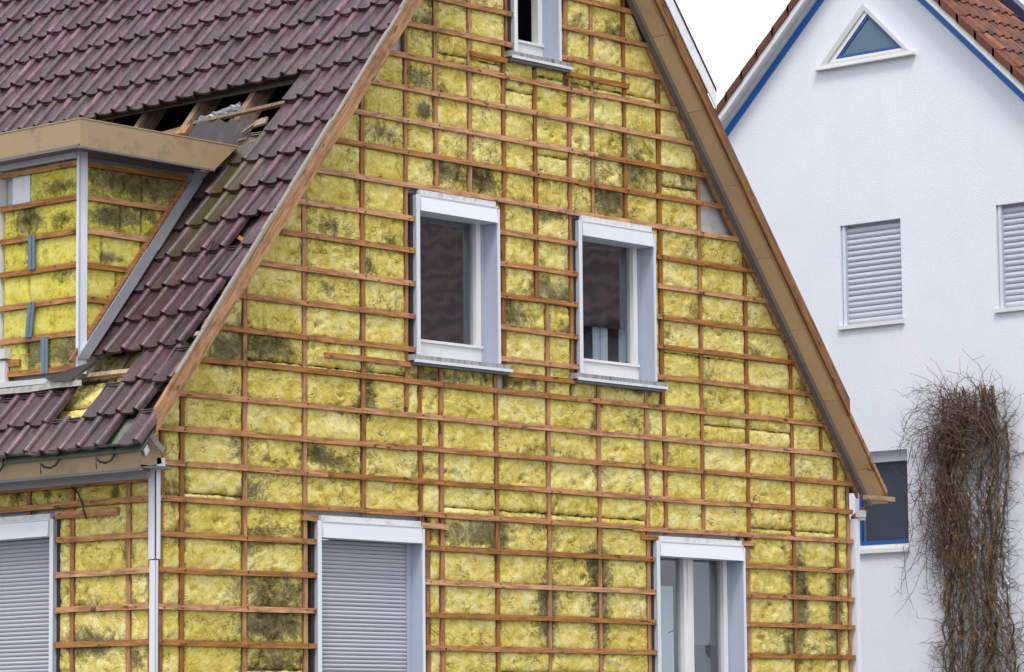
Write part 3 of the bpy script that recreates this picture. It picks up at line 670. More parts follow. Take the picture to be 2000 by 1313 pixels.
# wool between the rafters in the lower opening
MR = lambda a, d, z: tuple(rp(a, 10 - z, d - .08))
for (a0, a1, s0, s1) in [(.95, 1.34, 7.5, 7.80), (.95, 1.34, 7.83, 8.12), (.38, .85, 7.9, 8.12), (.95, 1.34, 8.14, 8.45), (.38, .85, 8.14, 8.45), (.38, .85, 7.48, 7.87)]:
    seed += 1
    batt(MR, lambda z: a0, lambda z: a1, 10 - s1, 10 - s0, [(1.15, 2.2, .3, .15, .7), (.9, 2.4, .3, .2, .8)], M_WOOL, ROOF, seed, base=-.05)
dkb = MB(); rbox(dkb, .36, 1.36, 7.40, 8.5, -.21, -.185); dkb.obj("lower_felt", M_FELT, ROOF)
es = MB(); rbox(es, -.20, 1.6, 8.40, 8.78, -.055, -.045); es.obj("eave_sheet", M_GREEN, ROOF)
# lead sheet, bits of board and foil lying in the upper opening
V = []; nn = 14
for i in range(nn + 1):
    t = i / nn; Y = 1.95 - .88 * t
    for s, h in ((4.47 + .14 * t + .02 * math.sin(i * 2.1), -.03 + .018 * math.sin(i * 1.7)), (4.72 + .12 * t, -.02 + .022 * math.sin(i * 1.7 + .4)), (5.0, -.03)):
        V.append(rp(Y, s, h))
ls = MB(); ls.add(V, [(3 * i + j, 3 * i + 3 + j, 3 * i + 4 + j, 3 * i + 1 + j) for i in range(nn) for j in range(2)]); ls.obj("lead_sheet", M_LEAD, ROOF)
for (Y, s, a, l, wd_, mt) in [(2.30, 4.62, .1, .35, .10, M_RAFTD), (2.05, 4.60, -.1, .14, .11, M_VERGE), (.93, 4.70, .2, .14, .09, M_RAFTD), (1.04, 4.74, .8, .20, .025, M_RAFTD), (.80, 4.95, .3, .2, .03, M_RAFTD), (.98, 4.90, .2, .22, .025, M_RAFTD)]:
    d = Vector((0, math.cos(a), 0)) + DN * math.sin(a)
    p = rp(Y, s, -.0); beam("board_offcut", p - d * l / 2, p + d * l / 2, d.cross(NO), NO, wd_, .022, mt, ROOF, 2, .003)
fo = MB(); V = []
for i in range(15):
    for j in range(5):
        V.append(rp(1.98 - .036 * i, 4.40 - .008 * i + .022 * j, -.05 + .03 * math.sin(j * 1.5) + random.uniform(-.015, .015)))
fo.add(V, [(5 * i + j, 5 * i + 5 + j, 5 * i + 6 + j, 5 * i + 1 + j) for i in range(14) for j in range(4)])
tag(fo.obj("foil_scrap", M_FOIL, None, smooth=False), "crumpled silvery foil scrap lying in the open roof gap above the dormer", "foil")

# ---- the tile
def tile_mesh(name, prof, length, mat, raise_=.046, th=.024, ribs=True):
    m = MB(); V = []; Fc = []; pan = []
    sec = [(0.0, raise_), (-.012, raise_), (-length * .5, raise_ * .5), (-length, 0.0)]
    q = len(prof)
    for (v, r) in sec:
        for (u, h) in prof: V.append((u, v, h + r)); pan.append(1.0 if h < .018 else 0.0)
    for (v, r) in sec:
        for (u, h) in prof: V.append((u, v, h + r - th)); pan.append(0.0)
    S = len(sec)
    for k in range(S - 1):
        for i in range(q - 1):
            a = k * q + i; Fc.append((a + 1, a, a + q, a + q + 1))
            b = (S + k) * q + i; Fc.append((b, b + 1, b + q + 1, b + q))
    for i in range(q - 1):
        Fc.append((i, i + 1, S * q + i + 1, S * q + i)); a = (S - 1) * q + i; b = (2 * S - 1) * q + i; Fc.append((a + 1, a, b, b + 1))
    for k in range(S - 1):
        Fc.append((k * q, (S + k) * q, (S + k + 1) * q, (k + 1) * q)); Fc.append((k * q + q - 1, (k + 1) * q + q - 1, (S + k + 1) * q + q - 1, (S + k) * q + q - 1))
    m.add(V, Fc)
    n0 = len(m.v)
    if ribs:
        for v in (-length + .012, -length + .040): m.box(.085, .262, v, v + .010, .0, .022)
        m.box(.250, .258, -length + .02, -.03, .004, .036)
    pan += [1.0] * (len(m.v) - n0)
    o = m.obj(name, mat, None, smooth=True)
    at = o.data.attributes.new("pan", 'FLOAT', 'POINT'); at.data.foreach_set("value", pan)
    me = o.data; bpy.data.objects.remove(o)
    # hard edges at nose and sides
    me.set_sharp_from_angle(angle=math.radians(42))
    return me
PROF = [(.0, .004), (.004, .022), (.014, .038), (.028, .047), (.042, .049), (.056, .044), (.068, .030), (.078, .010), (.090, .001), (.12, -.004), (.165, -.005), (.205, .001), (.238, .010), (.262, .020)]
T_MESH = [tile_mesh("roof_tile", [(u, h * k + (0.001 if i % 2 else 0)) for i, (u, h) in enumerate(PROF)], .435, M_TILE) for k in (1.0, .96, 1.05)]
def roof_M(Y, s, h, rz=0.0, tilt=0.0):
    Mx = Matrix(((0, DN.x, NO.x, 0), (1, DN.y, NO.y, 0), (0, DN.z, NO.z, 0), (0, 0, 0, 1)))
    return Matrix.Translation(rp(Y, s, h)) @ Mx @ Matrix.Rotation(rz, 4, 'Z') @ Matrix.Rotation(tilt, 4, 'X')
def put_tile(c, r, dY=0, ds=0, rz=None, lift=0.0):
    Y = .03 + .2333 * c - .041
    s = 8.79 - .391 * r + (.028 * min(max(Y, 0), 3.0) if r > 0 else 0)
    o = bpy.data.objects.new("roof_tile", random.choice(T_MESH)); COL.objects.link(o); o.parent = ROOF
    o.matrix_basis = roof_M(Y + dY + random.uniform(-.004, .004), s + ds + random.uniform(-.011, .011), lift + random.uniform(-.003, .005), random.uniform(-.013, .013) if rz is None else rz, random.uniform(-.006, .006))
    mo = math.exp(-((Y - .66) / .32) ** 2) * math.exp(-((s - 6.1) / 1.0) ** 2) * 1.05 + .35 * math.exp(-((s - 4.2) / .6) ** 2) + (.35 if r == 0 or r == 1 else 0)
    o["moss"] = float(min(1.0, mo * random.uniform(.6, 1.15)))
    return o
LOW = {11: range(-1, 3), 10: range(-1, 3), 9: range(-1, 4), 8: range(-1, 5), 7: range(-1, 5), 6: (-1, 1, 2, 3, 4), 5: range(-1, 5), 4: range(0, 5), 3: range(0, 5), 2: (0, 1), 1: (0, 1, 2, 5, 6, 7, 8, 9), 0: range(1, 10)}
for r, cs in LOW.items():
    for c in cs: put_tile(c, r)
put_tile(-1, 2, -.02, .10, .02, .035); put_tile(-1, 0, -.06, .02, .05, .02)
rest = MB()
for r in range(12, 22):
    for c in range(-1, 34):
        Y = .03 + .2333 * c; s = 8.79 - .391 * r
        if s < 0.4: continue
        px, py = project(rp(Y, s - .2, .03))
        if px > -45 and py > -35: put_tile(c, r)
        elif px > -500 and py > -420:
            Mx = roof_M(Y - .041, s + .028 * min(max(Y, 0), 3.0), 0); me = T_MESH[0]
            rest.add([Mx @ v.co for v in me.vertices], [tuple(p.vertices) for p in me.polygons])
ro = rest.obj("upper_tile_field", M_TILE, ROOF, smooth=False); ro["kind"] = "stuff"
at = ro.data.attributes.new("pan", 'FLOAT', 'POINT')
# bent hook standing on the tiles
hk = MB(); hk.tube([rp(.44, 6.33, .06), rp(.42, 6.50, .05), rp(.38, 6.55, .09), rp(.31, 6.52, .11), rp(.27, 6.46, .12)], .009, 6); hk.obj("roof_hook", M_DARK, ROOF, smooth=True)

# ---- verge on the left slope
zl = lambda x, o: 11.05 + o - 1.287 * (4.95 - x)
def lslab(m, x0, x1, y0, y1, o0, o1, n=1, jit=0):
    for i in range(n):
        a, b = x0 + (x1 - x0) * i / n, x0 + (x1 - x0) * (i + 1) / n
        m.hexa([(x, y, zl(x, o)) for o in (o0, o1) for y in (y0, y1) for x in (a, b)])
    return m
lslab(MB(), -.25, 4.95, -.295, -.252, .0, .215).obj("verge_board", M_VERGE, HOUSE)
st = MB(); x = -.02
while x < 4.9:
    l = random.uniform(.10, .35); j = random.uniform(-.02, .015)
    lslab(st, x, min(x + l, 4.94), -.302, -.262, .217, .252 + j); x += l
st.obj("verge_strip", M_MORTAR, HOUSE)
# broken eave end of the verge
for P0, P1, w_, mt in [((-.30, -.17, 4.42), (-.06, -.16, 4.22), .05, M_MORTAR), ((-.33, -.16, 4.36), (-.20, -.12, 4.20), .06, M_FRAME)]:
    beam("splintered_lath", P0, P1, (0.6, 0, .8), (0, 1, 0), w_, .015, mt, HOUSE, 3, .008)

# ---- verge on the right slope: soffit panels, trim, board, flashing
x = 4.95; k = 0
while x < 10.1:
    x2 = min(x + .545, 10.13)
    p = MB(); rslab(p, x + .006, x2 - .005, -.300, -.02, .0, .02); p.obj("soffit_panel", M_SOFF, HOUSE); x = x2
tr = MB(); rslab(tr, 4.95, 10.10, -.045, .0, -.035, -.004); tr.obj("soffit_trim", M_GREYTRIM, HOUSE)
tr = MB(); rslab(tr, 4.95, 10.12, -.085, -.05, -.022, -.003); tr.obj("soffit_trim", mat_plain("mid_grey_trim", (0.30, 0.27, 0.24), 0.6, (0.12, 0.1, 0.08), .5, 4), HOUSE)
tr = MB(); rslab(tr, 6.6, 10.0, .002, .030, -.10, -.012); tr.obj("wall_plate_edge", M_VERGE, HOUSE)
bb = MB(); rslab(bb, 4.95, 9.42, -.345, -.302, -.02, .155); bb.obj("verge_board", M_VERGE2, HOUSE)
bb = MB(); rslab(bb, 4.95, 9.40, -.312, -.298, -.045, -.021); bb.obj("verge_edge_strip", M_BEIGE, HOUSE)
fl = MB()
for i in range(8):
    a, b = 4.95 + i * .285, 4.95 + (i + 1) * .285; j = random.uniform(-.012, .012)
    fl.hexa([(xx, y + j * .5, zR(xx, o)) for o in (.156, .335 + j) for y in (-.362, -.35) for xx in (a, b + .01)])
fl.obj("verge_flashing", mat_plain("white_flashing", (0.78, 0.79, 0.80), 0.45, (0.35, 0.33, 0.3), .5, 8, .2, 15), HOUSE)
fl = MB(); rslab(fl, 4.95, 7.24, -.37, -.20, .336, .37); fl.obj("roof_edge_strip", M_DARK, HOUSE)
ul = MB(); rslab(ul, 9.42, 10.06, -.335, -.302, -.01, .05); ul.obj("eave_end_edge", M_VERGE, HOUSE)
beam("lath_end", (9.70, -.34, 4.60), (10.00, -.20, 4.60), (0, .4, 1), (0, 1, 0), .05, .04, M_VERGE2, HOUSE, 2, .003)
beam("lath_end", (9.72, -.30, 4.285), (10.20, -.30, 4.285), (0, 0, 1), (0, 1, 0), .045, .07, M_RAFT, HOUSE, 2, .003)
beam("eave_strut", (10.10, -.03, 4.20), (9.92, .02, 4.08), (0, 0, 1), (0, 1, 0), .06, .05, M_VERGE2, HOUSE, 2, .003)

# ---- eaves on the side wall
ef = MB(); ef.box(-.30, -.275, -.12, 9.0, 4.07, 4.255); ef.obj("eave_fascia", M_BEIGE, HOUSE)
ef = MB(); ef.box(-.305, -.27, -.14, 9.0, 4.045, 4.069); ef.box(-.27, .10, -.10, 9.0, 4.075, 4.10); ef.obj("eave_soffit", M_GREYTRIM, HOUSE)
ef = MB(); ef.box(-.035, .0, .07, 9.0, 4.008, 4.073); ef.obj("soffit_moulding", mat_plain("grey_white_moulding", (0.45, 0.46, 0.49), .5, (0.2, 0.19, 0.18), .5, 4, 0, streak=False), HOUSE)
ef = MB(); ef.box(-.42, -.25, -.14, 9.0, 4.258, 4.275); ef.obj("eave_plate", M_DARK, HOUSE)
ee = MB(); ee.hexa([(-.27, -.10, 4.08), (-.02, -.10, 4.12), (-.27, -.07, 4.08), (-.02, -.07, 4.12), (-.30, -.10, 4.25), (-.06, -.10, 4.36), (-.30, -.07, 4.25), (-.06, -.07, 4.36)]); ee.obj("eave_end_board", M_BEIGE, HOUSE)
for Y in (.16, .88, 1.62):
    b = MB(); b.tube([(-.32, Y, 4.262), (-.325, Y, 4.19), (-.35, Y + .01, 4.15), (-.40, Y + .02, 4.125), (-.46, Y + .03, 4.13), (-.50, Y + .03, 4.165)], .011, 5)
    b.tube([(-.50, Y + .03, 4.16), (-.495, Y + .035, 4.10), (-.485, Y + .04, 4.07)], .005, 4); b.obj("gutter_bracket", M_DARK, HOUSE, smooth=True)
cb = MB(); cb.tube([(-.012, 1.08, 3.99), (-.014, .98, 3.93), (-.014, .93, 3.84), (-.014, .90, 3.75), (-.012, .87, 3.70)], .008, 5)
tag(cb.obj("cable", M_DARK, None, smooth=True), "thin dark cable end hanging across the battens beside the shuttered side window", "cable")

# ================================================================== DORMER
dm = MB(); dm.box(XD + .10, 2.0, YD + .10, 3.9, 4.95, 7.0)
DOR = dm.obj("dormer", M_PLASTER, HOUSE)
DZ = [5.062 + .303 * k for k in range(7)]
DVF = [1.888]
for z in DZ:
    beam("horizontal_batten", MF(1.195, -.015, z), MF(2.26, -.015, z + .003), (0, 0, 1), (1, 0, 0), .048, .03, M_WY, DOR, 4, .003)
DST = [(1.9, 6.45, .2, .12, .9), (1.48, 6.7, .24, .07, .8), (1.44, 6.4, .17, .07, .7), (1.44, 5.89, .2, .09, .6), (1.78, 5.23, .16, .12, 1.2), (1.36, 5.2, .2, .12, 1.1), (1.86, 5.65, .07, .09, .3)]
for zb, zt in zip(DZ[:-1], DZ[1:]):
    for l, r in ((1.20, 1.89), (1.90, 2.25 if zt < 6.6 else 2.13)):
        if zt > 6.8 and l > 1.8: continue
        seed += 1; batt(MF, lambda z: l, lambda z: r, zb + .01, zt - .01, DST, M_WOOLG, DOR, seed, amp=.35)
p = MB(); p.box(1.90, 2.14, -.06, -.045, 6.60, 6.86, MF); p.obj("white_panel", M_WHITE, DOR)
p = MB(); p.box(2.27, 2.31, -.08, .02, 5.3, 7.0, MF); p.box(2.31, 3.6, -.15, -.13, 5.3, 7.0, MF); p.obj("dormer_window_frame", M_FRAME, DOR)
p = MB(); p.box(2.12, 3.6, -.02, .05, 5.21, 5.30, MF); p.box(2.14, 3.6, -.02, .03, 5.0, 5.19, MF); p.obj("dormer_sill", M_GREYBOARD, DOR)
beam("horizontal_batten", MF(1.98, -.012, 5.165), MF(2.13, -.012, 5.165), (0, 0, 1), (1, 0, 0), .06, .03, M_WY, DOR, 2, .002)
for (a0, z0, a1, z1) in [(1.806, 6.30, 1.802, 5.985), (1.800, 5.69, 1.843, 5.376), (1.619, 5.36, 1.616, 5.035)]:
    s_ = MB(); dx = .045
    s_.hexa([MF(a + e * dx, d, z) for d in (.006, .016) for (a, z) in ((a1, z1), (a0, z0)) for e in (-1, 1)]); 
    s_.hexa([MF(a + e * .008, d, z) for d in (.014, .024) for (a, z) in ((a1, z1), (a0, z0)) for e in (-1, 1)])
    s_.obj("metal_strip", M_BLUEG, DOR)
kx = lambda z: 4.95 - (11.40 - z) / TB                 # where the cheek meets the roof
for z in DZ[2:]:
    beam("horizontal_batten", MK(.21, -.015, z), MK(max(.3, kx(z) - .02), -.015, z), (0, 0, 1), (0, 1, 0), .048, .03, M_WX, DOR, 4, .003)
KST = [(.61, 6.76, .43, .12, 1.0), (1.19, 6.78, .27, .13, 1.3), (.49, 6.43, .19, .09, 1.1), (.85, 6.49, .29, .12, .8), (.52, 6.06, .16, .04, .8), (.67, 5.82, .14, .09, .6), (1.04, 6.23, .11, .09, .8)]
KV = {6: [.905], 5: [.65, .90], 4: [.43, .90], 3: [.6]}
for k in range(1, 7):
    zb, zt = DZ[k - 1], DZ[k]
    cuts = [.20] + KV.get(k, []) + [9]
    for l, r in zip(cuts[:-1], cuts[1:]):
        lo = lambda z: l + .004; hi = lambda z: max(l + .02, min(r - .004, kx(z) + .02))
        if hi(zt) - l < .08: continue
        seed += 1; batt(MK, lo, hi, zb + .01, zt - .01, KST, M_WOOLG, DOR, seed, amp=.4)
# slanting timber along the foot of the cheek and its flashing
P = lambda z, o, d: Vector(MK(kx(z) + o, d, z))
beam("cheek_foot_timber", P(5.10, .0, -.015), P(6.86, .0, -.015), NO, (0, 1, 0), .035, .03, M_WX, DOR, 5, .004)
f_ = MB()
for i in range(5):
    za, zb = 5.13 + 1.75 * i / 5, 5.13 + 1.75 * (i + 1) / 5; j0, j1 = random.uniform(-.006, .006), random.uniform(-.006, .006)
    f_.hexa([P(z, .02 + o + j, d) for d in (.012, .034) for (z, j) in ((za, j0), (zb, j1)) for o in (.0, .125)])
f_.obj("cheek_flashing", M_ZINC, DOR)
c_ = MB(); c_.box(XD - .012, XD + .075, YD - .012, YD - .004, 5.0, 6.99); c_.box(XD - .012, XD - .004, YD - .004, YD + .035, 5.0, 6.99); c_.obj("corner_trim", M_WHITE, DOR)
c_ = MB(); c_.box(XD - .022, XD - .013, YD - .020, YD - .006, 5.0, 6.98); c_.obj("corner_bead", M_JAMB, DOR)
# frieze, soffit, fascia and flat top
m = MB(); m.box(XD - .02, XD + .02, YD + .04, 3.9, 6.925, 7.0); m.obj("frieze", M_WHITE, DOR)
m = MB(); m.box(XD + .08, 1.49, YD - .02, YD + .02, 6.94, 7.0); m.obj("frieze", M_GREYTRIM, DOR)
OX, OY = -.085, .89
m = MB(); m.hexa([(OX + .02, OY + .02, 6.975), (1.50, OY + .02, 6.975), (OX + .02, 3.9, 6.975), (1.50, 3.9, 6.975), (OX + .02, OY + .02, 7.0), (1.53, OY + .02, 7.0), (OX + .02, 3.9, 7.0), (1.53, 3.9, 7.0)]); m.obj("dormer_soffit", M_GREYTRIM, DOR)
m = MB(); m.box(OX, OX + .02, OY + .003, 3.9, 6.985, 7.205); m.obj("fascia", M_BEIGE, DOR)
m = MB(); m.hexa([(OX + .003, OY - .001, 6.965), (1.51, OY - .001, 6.945), (OX + .003, OY + .02, 6.965), (1.51, OY + .02, 6.945), (OX + .003, OY - .001, 7.205), (1.79, OY - .001, 7.185), (OX + .003, OY + .02, 7.205), (1.79, OY + .02, 7.185)]); m.obj("fascia", M_BEIGE, DOR)
m = MB(); m.hexa([(OX - .005, OY - .006, 6.945), (1.50, OY - .006, 6.925), (OX - .005, OY + .03, 6.945), (1.50, OY + .03, 6.925), (OX - .005, OY - .006, 6.964), (1.52, OY - .006, 6.944), (OX - .005, OY + .03, 6.964), (1.52, OY + .03, 6.944)]); m.box(OX - .005, OX + .03, OY + .031, 3.9, 6.955, 6.984); m.obj("fascia_lip", M_GREYTRIM, DOR)
m = MB(); m.hexa([(OX - .006, OY - .007, 7.206), (1.80, OY - .007, 7.187), (OX - .006, 3.9, 7.206), (1.80, 3.9, 7.187), (OX - .006, OY - .007, 7.216), (1.82, OY - .007, 7.197), (OX - .006, 3.9, 7.216), (1.82, 3.9, 7.197)]); m.obj("dormer_top", mat_plain("dormer_top_edge", (.38, .29, .18), .8, (.1, .07, .05), .6, 8), DOR)
# foot boards of the dormer front
beam("foot_board", MF(1.17, .03, 4.965), MF(2.4, .03, 4.972), (0, 0, 1), (1, 0, 0), .05, .03, M_GREYBOARD, DOR, 4, .004)
beam("foot_board", MF(1.02, .10, 4.90), MF(2.4, .10, 4.90), (0, 0, 1), (1, 0, 0), .05, .02, mat_plain("peeling_board", (.50, .485, .45), .8, (.2, .16, .12), .85, 9, .2, thr=.48), DOR, 4, .006)
f_ = MB(); f_.add([MF(1.55, .06, 4.985), MF(.92, .02, 5.10), MF(.86, -.03, 5.10), MF(1.12, .14, 4.92), MF(1.40, .13, 4.94)], [(0, 1, 2, 3, 4)]); f_.obj("felt_flap", M_DARK, DOR)

# ================================================================== WHITE HOUSE
WH = thing("white_house", "white rendered gabled house with blue verge stripes and red-brown tiles behind the stripped house", "house")
AP, YA, YR = 11.90, 3.45, 3.40
wt = lambda a: AP - .99 * abs(a - YA)
wt.knots = (YA,)
TRI = (2.69, 4.16, 10.21)
wh_holes = [(2.955, 3.885, 6.90, 8.18), (.60, 1.54, 6.90, 8.18), (2.935, 3.74, 4.06, 5.31)]
class Top:
    knots = (YA,)
    def __call__(s, a): return wt(a)
WW = wall_mesh(MW, YA - 6.0, YA + 6.0, 0, Top(), wh_holes, -.30, 0, "wall", M_RENDER, WH)
bk = MB(); bk.box(XW + .30, XW + 9, YA - 5.9, YA - 5.6, 0, 5.9); bk.box(XW + .30, XW + 9, YA + 5.6, YA + 5.9, 0, 5.9); bk.box(XW + 8.8, XW + 9, YA - 5.6, YA + 5.6, 0, 8.0); bk.obj("outer_wall", M_RENDER, WH)
def wslab(m, x0, x1, y0, y1, o0, o1, yr=3.45):
    return m.hexa([(x, y, AP + o - .97 * abs(y - yr)) for o in (o0, o1) for y in (y0, y1) for x in (x0, x1)])
XO = 14.75
for sgn in (1, -1):
    y1 = YR + sgn * 6.4
    m = MB(); wslab(m, XO + .03, XW + 9.2, YR, y1, .0, .07, YR)
    if sgn < 0: WROOF = m.obj("roof", M_GREYBOARD, WH)
    else: m.obj("far_roof_slope", M_GREYBOARD, WH)
    m = MB(); wslab(m, XW - .012, XW + .05, YA, YA + sgn * 6.1, -.212, -.092); m.obj("blue_stripe", M_BLUE, WH)
    m = MB(); wslab(m, XW - .075, XW + .05, YA, YA + sgn * 6.2, -.090, -.004); m.obj("verge_moulding", M_VBOARD, WH)
    m = MB(); wslab(m, XO + .005, XO + .05, YR, YR + sgn * 6.3, -.055, .075, YR); m.obj("verge_board", M_VBOARD, WH)
    # verge tiles: overlapping L-shaped pieces, each its own
    st = .256
    for i in range(17):
        ya, yb = YR + sgn * (i * st), YR + sgn * ((i + 1) * st + .03)
        h = lambda y, o: AP + o - .97 * abs(y - YR) + (.012 if y == yb else -.004)
        L = [(XO - .02, .040), (XO - .02, .155), (XO + .14, .155), (XO + .14, .125), (XO, .125), (XO, .040)]
        V = [(x, y, h(y, o)) for y in (ya, yb) for (x, o) in L]
        m = MB(); m.add(V, [(i_, (i_ + 1) % 6, 6 + (i_ + 1) % 6, 6 + i_) for i_ in range(6)] + [tuple(range(6)), tuple(range(11, 5, -1))])
        m.obj("verge_tile", M_OVERGE, WH)
# field tiles on the near slope
OPROF = [(.0, .0)]
for c_ in (.06, .23):
    OPROF += [(c_ - .05, .004), (c_ - .035, .022), (c_ - .012, .034), (c_ + .012, .034), (c_ + .035, .022), (c_ + .05, .004)]
OPROF += [(.345, .0)]
OT = tile_mesh("roof_tile", OPROF, .40, M_OTILE, raise_=.03, th=.016, ribs=False)
dw = Vector((0, -1, -.97)).normalized(); nw = Vector((0, -.97, 1)).normalized()
# local u -> -X would flip; use u -> +X, v -> down slope, h -> normal
for i in range(1, 13):
    for j in range(9):
        yy = YR - i * .256
        if yy < .3: continue
        o = bpy.data.objects.new("roof_tile", OT); COL.objects.link(o); o.parent = WROOF
        p = Vector((XO + .13 + j * .34, yy - .02, AP + .12 - .97 * (YR - yy)))
        o.matrix_basis = Matrix.Translation(p) @ Matrix(((1, dw.x, nw.x, 0), (0, dw.y, nw.y, 0), (0, dw.z, nw.z, 0), (0, 0, 0, 1))) @ Matrix.Rotation(random.uniform(-.006, .006), 4, 'Z')
        o["moss"] = 0.0
# roof window at the upper right
def wr(x, y, h): return Vector((x, y, AP + .10 - .97 * (YR - y))) + h * nw
m = MB()
for (x0, x1, y0, y1) in ((16.42, 16.60, 2.06, 3.2), (17.9, 18.05, 2.06, 3.2), (16.6, 17.9, 2.06, 2.2), (16.6, 17.9, 3.06, 3.2)):
    m.hexa([wr(x, y, h) for h in (.04, .17) for y in (y0, y1) for x in (x0, x1)])
RWN = m.obj("roof_window", M_NAVY, WH)
m = MB(); m.hexa([wr(x, y, h) for h in (.10, .12) for y in (2.18, 3.08) for x in (16.58, 17.92)]); m.obj("pane", mat_plain("bright_glass", (.75, .78, .8), .03, (.7, .7, .7), .1, 2, 0, metal=1.0), RWN)

# shuttered windows
def wshut(a0, a1, z0, z1):
    W = MB(); W.box(a1 - .07, a1 - .004, -.12, -.035, z0, z1, MW); W = W.obj("window", M_JAMB, WH)
    g_ = MB(); g_.box(a1 - .055, a1 - .02, -.035, -.022, z0, z1, MW); g_.obj("guide_rail", M_WHITE, W)
    base = None; z = z1 - .035; pit = .0715
    hd = MB(); hd.box(a0, a1 - .07, -.10, -.085, z1 - .06, z1, MW); hd.obj("head_board", M_SLAT, W)
    prof = [(-.075, 0), (-.060, .012), (-.054, .032), (-.060, .055), (-.078, .069), (-.09, .069), (-.09, 0)]
    while z > z0 + .03:
        if base is None:
            V = [Vector(MW(a, d, h)) for a in (a0 + .002, a1 - .07) for d, h in prof]; q = len(prof)
            mm = MB(); mm.add(V, [(i, (i + 1) % q, q + (i + 1) % q, q + i) for i in range(q)] + [tuple(range(q)), tuple(range(2 * q - 1, q - 1, -1))]); o = mm.obj("shutter_slat", M_SLATW, W); base = o.data
        else:
            o = bpy.data.objects.new("shutter_slat", base); COL.objects.link(o); o.parent = W
        o.location = (0, 0, z - pit); z -= pit
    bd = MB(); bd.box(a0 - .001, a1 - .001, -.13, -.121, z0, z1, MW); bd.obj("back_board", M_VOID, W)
    s = MB(); s.box(a0 - .025, a1 + .02, -.11, .045, z0 - .035, z0 + .012, MW); s.obj("sill", M_FRAME, W)
    s = MB(); s.box(a0 - .035, a0 - .026, -.0, .048, z0 - .04, z0 + .035, MW); s.box(a1 + .021, a1 + .03, -.0, .048, z0 - .04, z0 + .035, MW); s.obj("sill_end", M_WHITE, W)
M_SLATW = mat_plain("pale_shutter_slat", (0.56, 0.58, 0.66), 0.5, (0.42, 0.42, 0.46), 0.3, 2, 0.0)
wshut(2.955, 3.885, 6.90, 8.18); wshut(.60, 1.54, 6.90, 8.18)
# lower window
a0, a1, z0, z1 = 2.935, 3.74, 4.06, 5.31
W = MB(); W.box(a0, a1, -.19, -.10, z1 - .13, z1, MW); W = W.obj("window", M_WHITE, WH)
m = MB(); m.box(a0, a0 + .03, -.13, -.09, z0 + .09, z1 - .13, MW); m.box(a1 - .03, a1, -.13, -.09, z0 + .09, z1 - .13, MW); m.box(a0 + .03, a1 - .03, -.13, -.09, z0 + .09, z0 + .15, MW); m.obj("window_frame", M_BLUEF, W)
m = MB(); m.box(a0 + .02, a1 - .02, -.115, -.11, z0 + .14, z1 - .12, MW); m.obj("pane", M_GLASS2, W)
m = MB(); m.box(a0 - .0, a1, -.150, -.145, z0, z1 - .1, MW); m.obj("pane_backing", mat_plain("blue_grey_blind", (.21, .22, .245), .8, (.15, .16, .175), .5, 2, 0), W)
m = MB(); m.box(a0 - .005, a1, -.16, -.01, z0 + .045, z0 + .09, MW); m.box(a0 - .015, a1 + .01, -.12, .05, z0 - .01, z0 + .044, MW); m.obj("sill", M_FRAME, W)
# triangular window
def tri_ring(m, P, Q, d0, d1):
    V = [MW(a, d, z) for d in (d0, d1) for (a, z) in P] + [MW(a, d, z) for d in (d0, d1) for (a, z) in Q]
    for i in range(3):
        j = (i + 1) % 3
        m.add([V[i], V[j], V[6 + j], V[6 + i], V[3 + i], V[3 + j], V[9 + j], V[9 + i]], [(0, 1, 2, 3), (4, 7, 6, 5), (0, 4, 5, 1), (3, 2, 6, 7)])
P1 = [(2.72, 10.235), (3.425, 10.945), (4.13, 10.235)]; P2 = [(2.80, 10.27), (3.40, 10.86), (4.00, 10.27)]; P3 = [(2.85, 10.305), (3.365, 10.82), (3.88, 10.305)]; P4 = [(2.93, 10.345), (3.365, 10.77), (3.80, 10.345)]
m = MB(); tri_ring(m, P1, P2, -.002, .055); TW = m.obj("window", M_GREYBOARD, WH)
m = MB(); tri_ring(m, P2, P3, -.0, .035); m.obj("surround", M_FRAME, TW)
m = MB(); tri_ring(m, P3, P4, -.0, .022); m.obj("window_frame", M_BLUEF, TW)
m = MB(); m.add([MW(a, .008, z) for a, z in P4] + [MW(a, .003, z) for a, z in P4], [(0, 1, 2), (5, 4, 3), (0, 3, 4, 1), (1, 4, 5, 2), (2, 5, 3, 0)]); m.obj("pane", mat_plain("blue_grey_pane", (.075, .145, .215), .08, (.2, .26, .3), .4, 2, 0), TW)
m = MB(); m.box(2.66, 4.19, -.0, .085, 10.195, 10.238, MW); m.obj("sill", M_FRAME, TW)

# ================================================================== CLIMBER ON THE WHITE WALL
VN = thing("climbing_vine", "bare brown climbing vine matted up a column on the white house wall", "vine", (XW - .05, 1.9, 0))
def to_local(o, root): o.matrix_parent_inverse = Matrix.Translation(root.location).inverted()
stems = MB(); twigs = MB(); dry = MB()
def width(z):   # centre of the mat and its half width
    return 1.885 + .03 * math.sin(z * 1.9), .43 + .05 * math.sin(z * 2.6 + 1)
rv = random.Random(5)
ropes = []
for k in range(15):
    ropes.append((rv.uniform(-.92, .92) if k > 5 else (-.85, -.62, .55, .80, .2, -.3)[k], rv.uniform(.5, 1.6), rv.uniform(0, 6), rv.uniform(.06, .20), rv.uniform(.03, .16)))
def rope_y(k, z):
    t, fq, ph, am, dp = ropes[k]; c0, hw = width(z)
    return c0 + hw * max(-1, min(1, t + am * math.sin(z * fq * 2.2 + ph) + .10 * math.sin(z * 5 + ph * 2)))
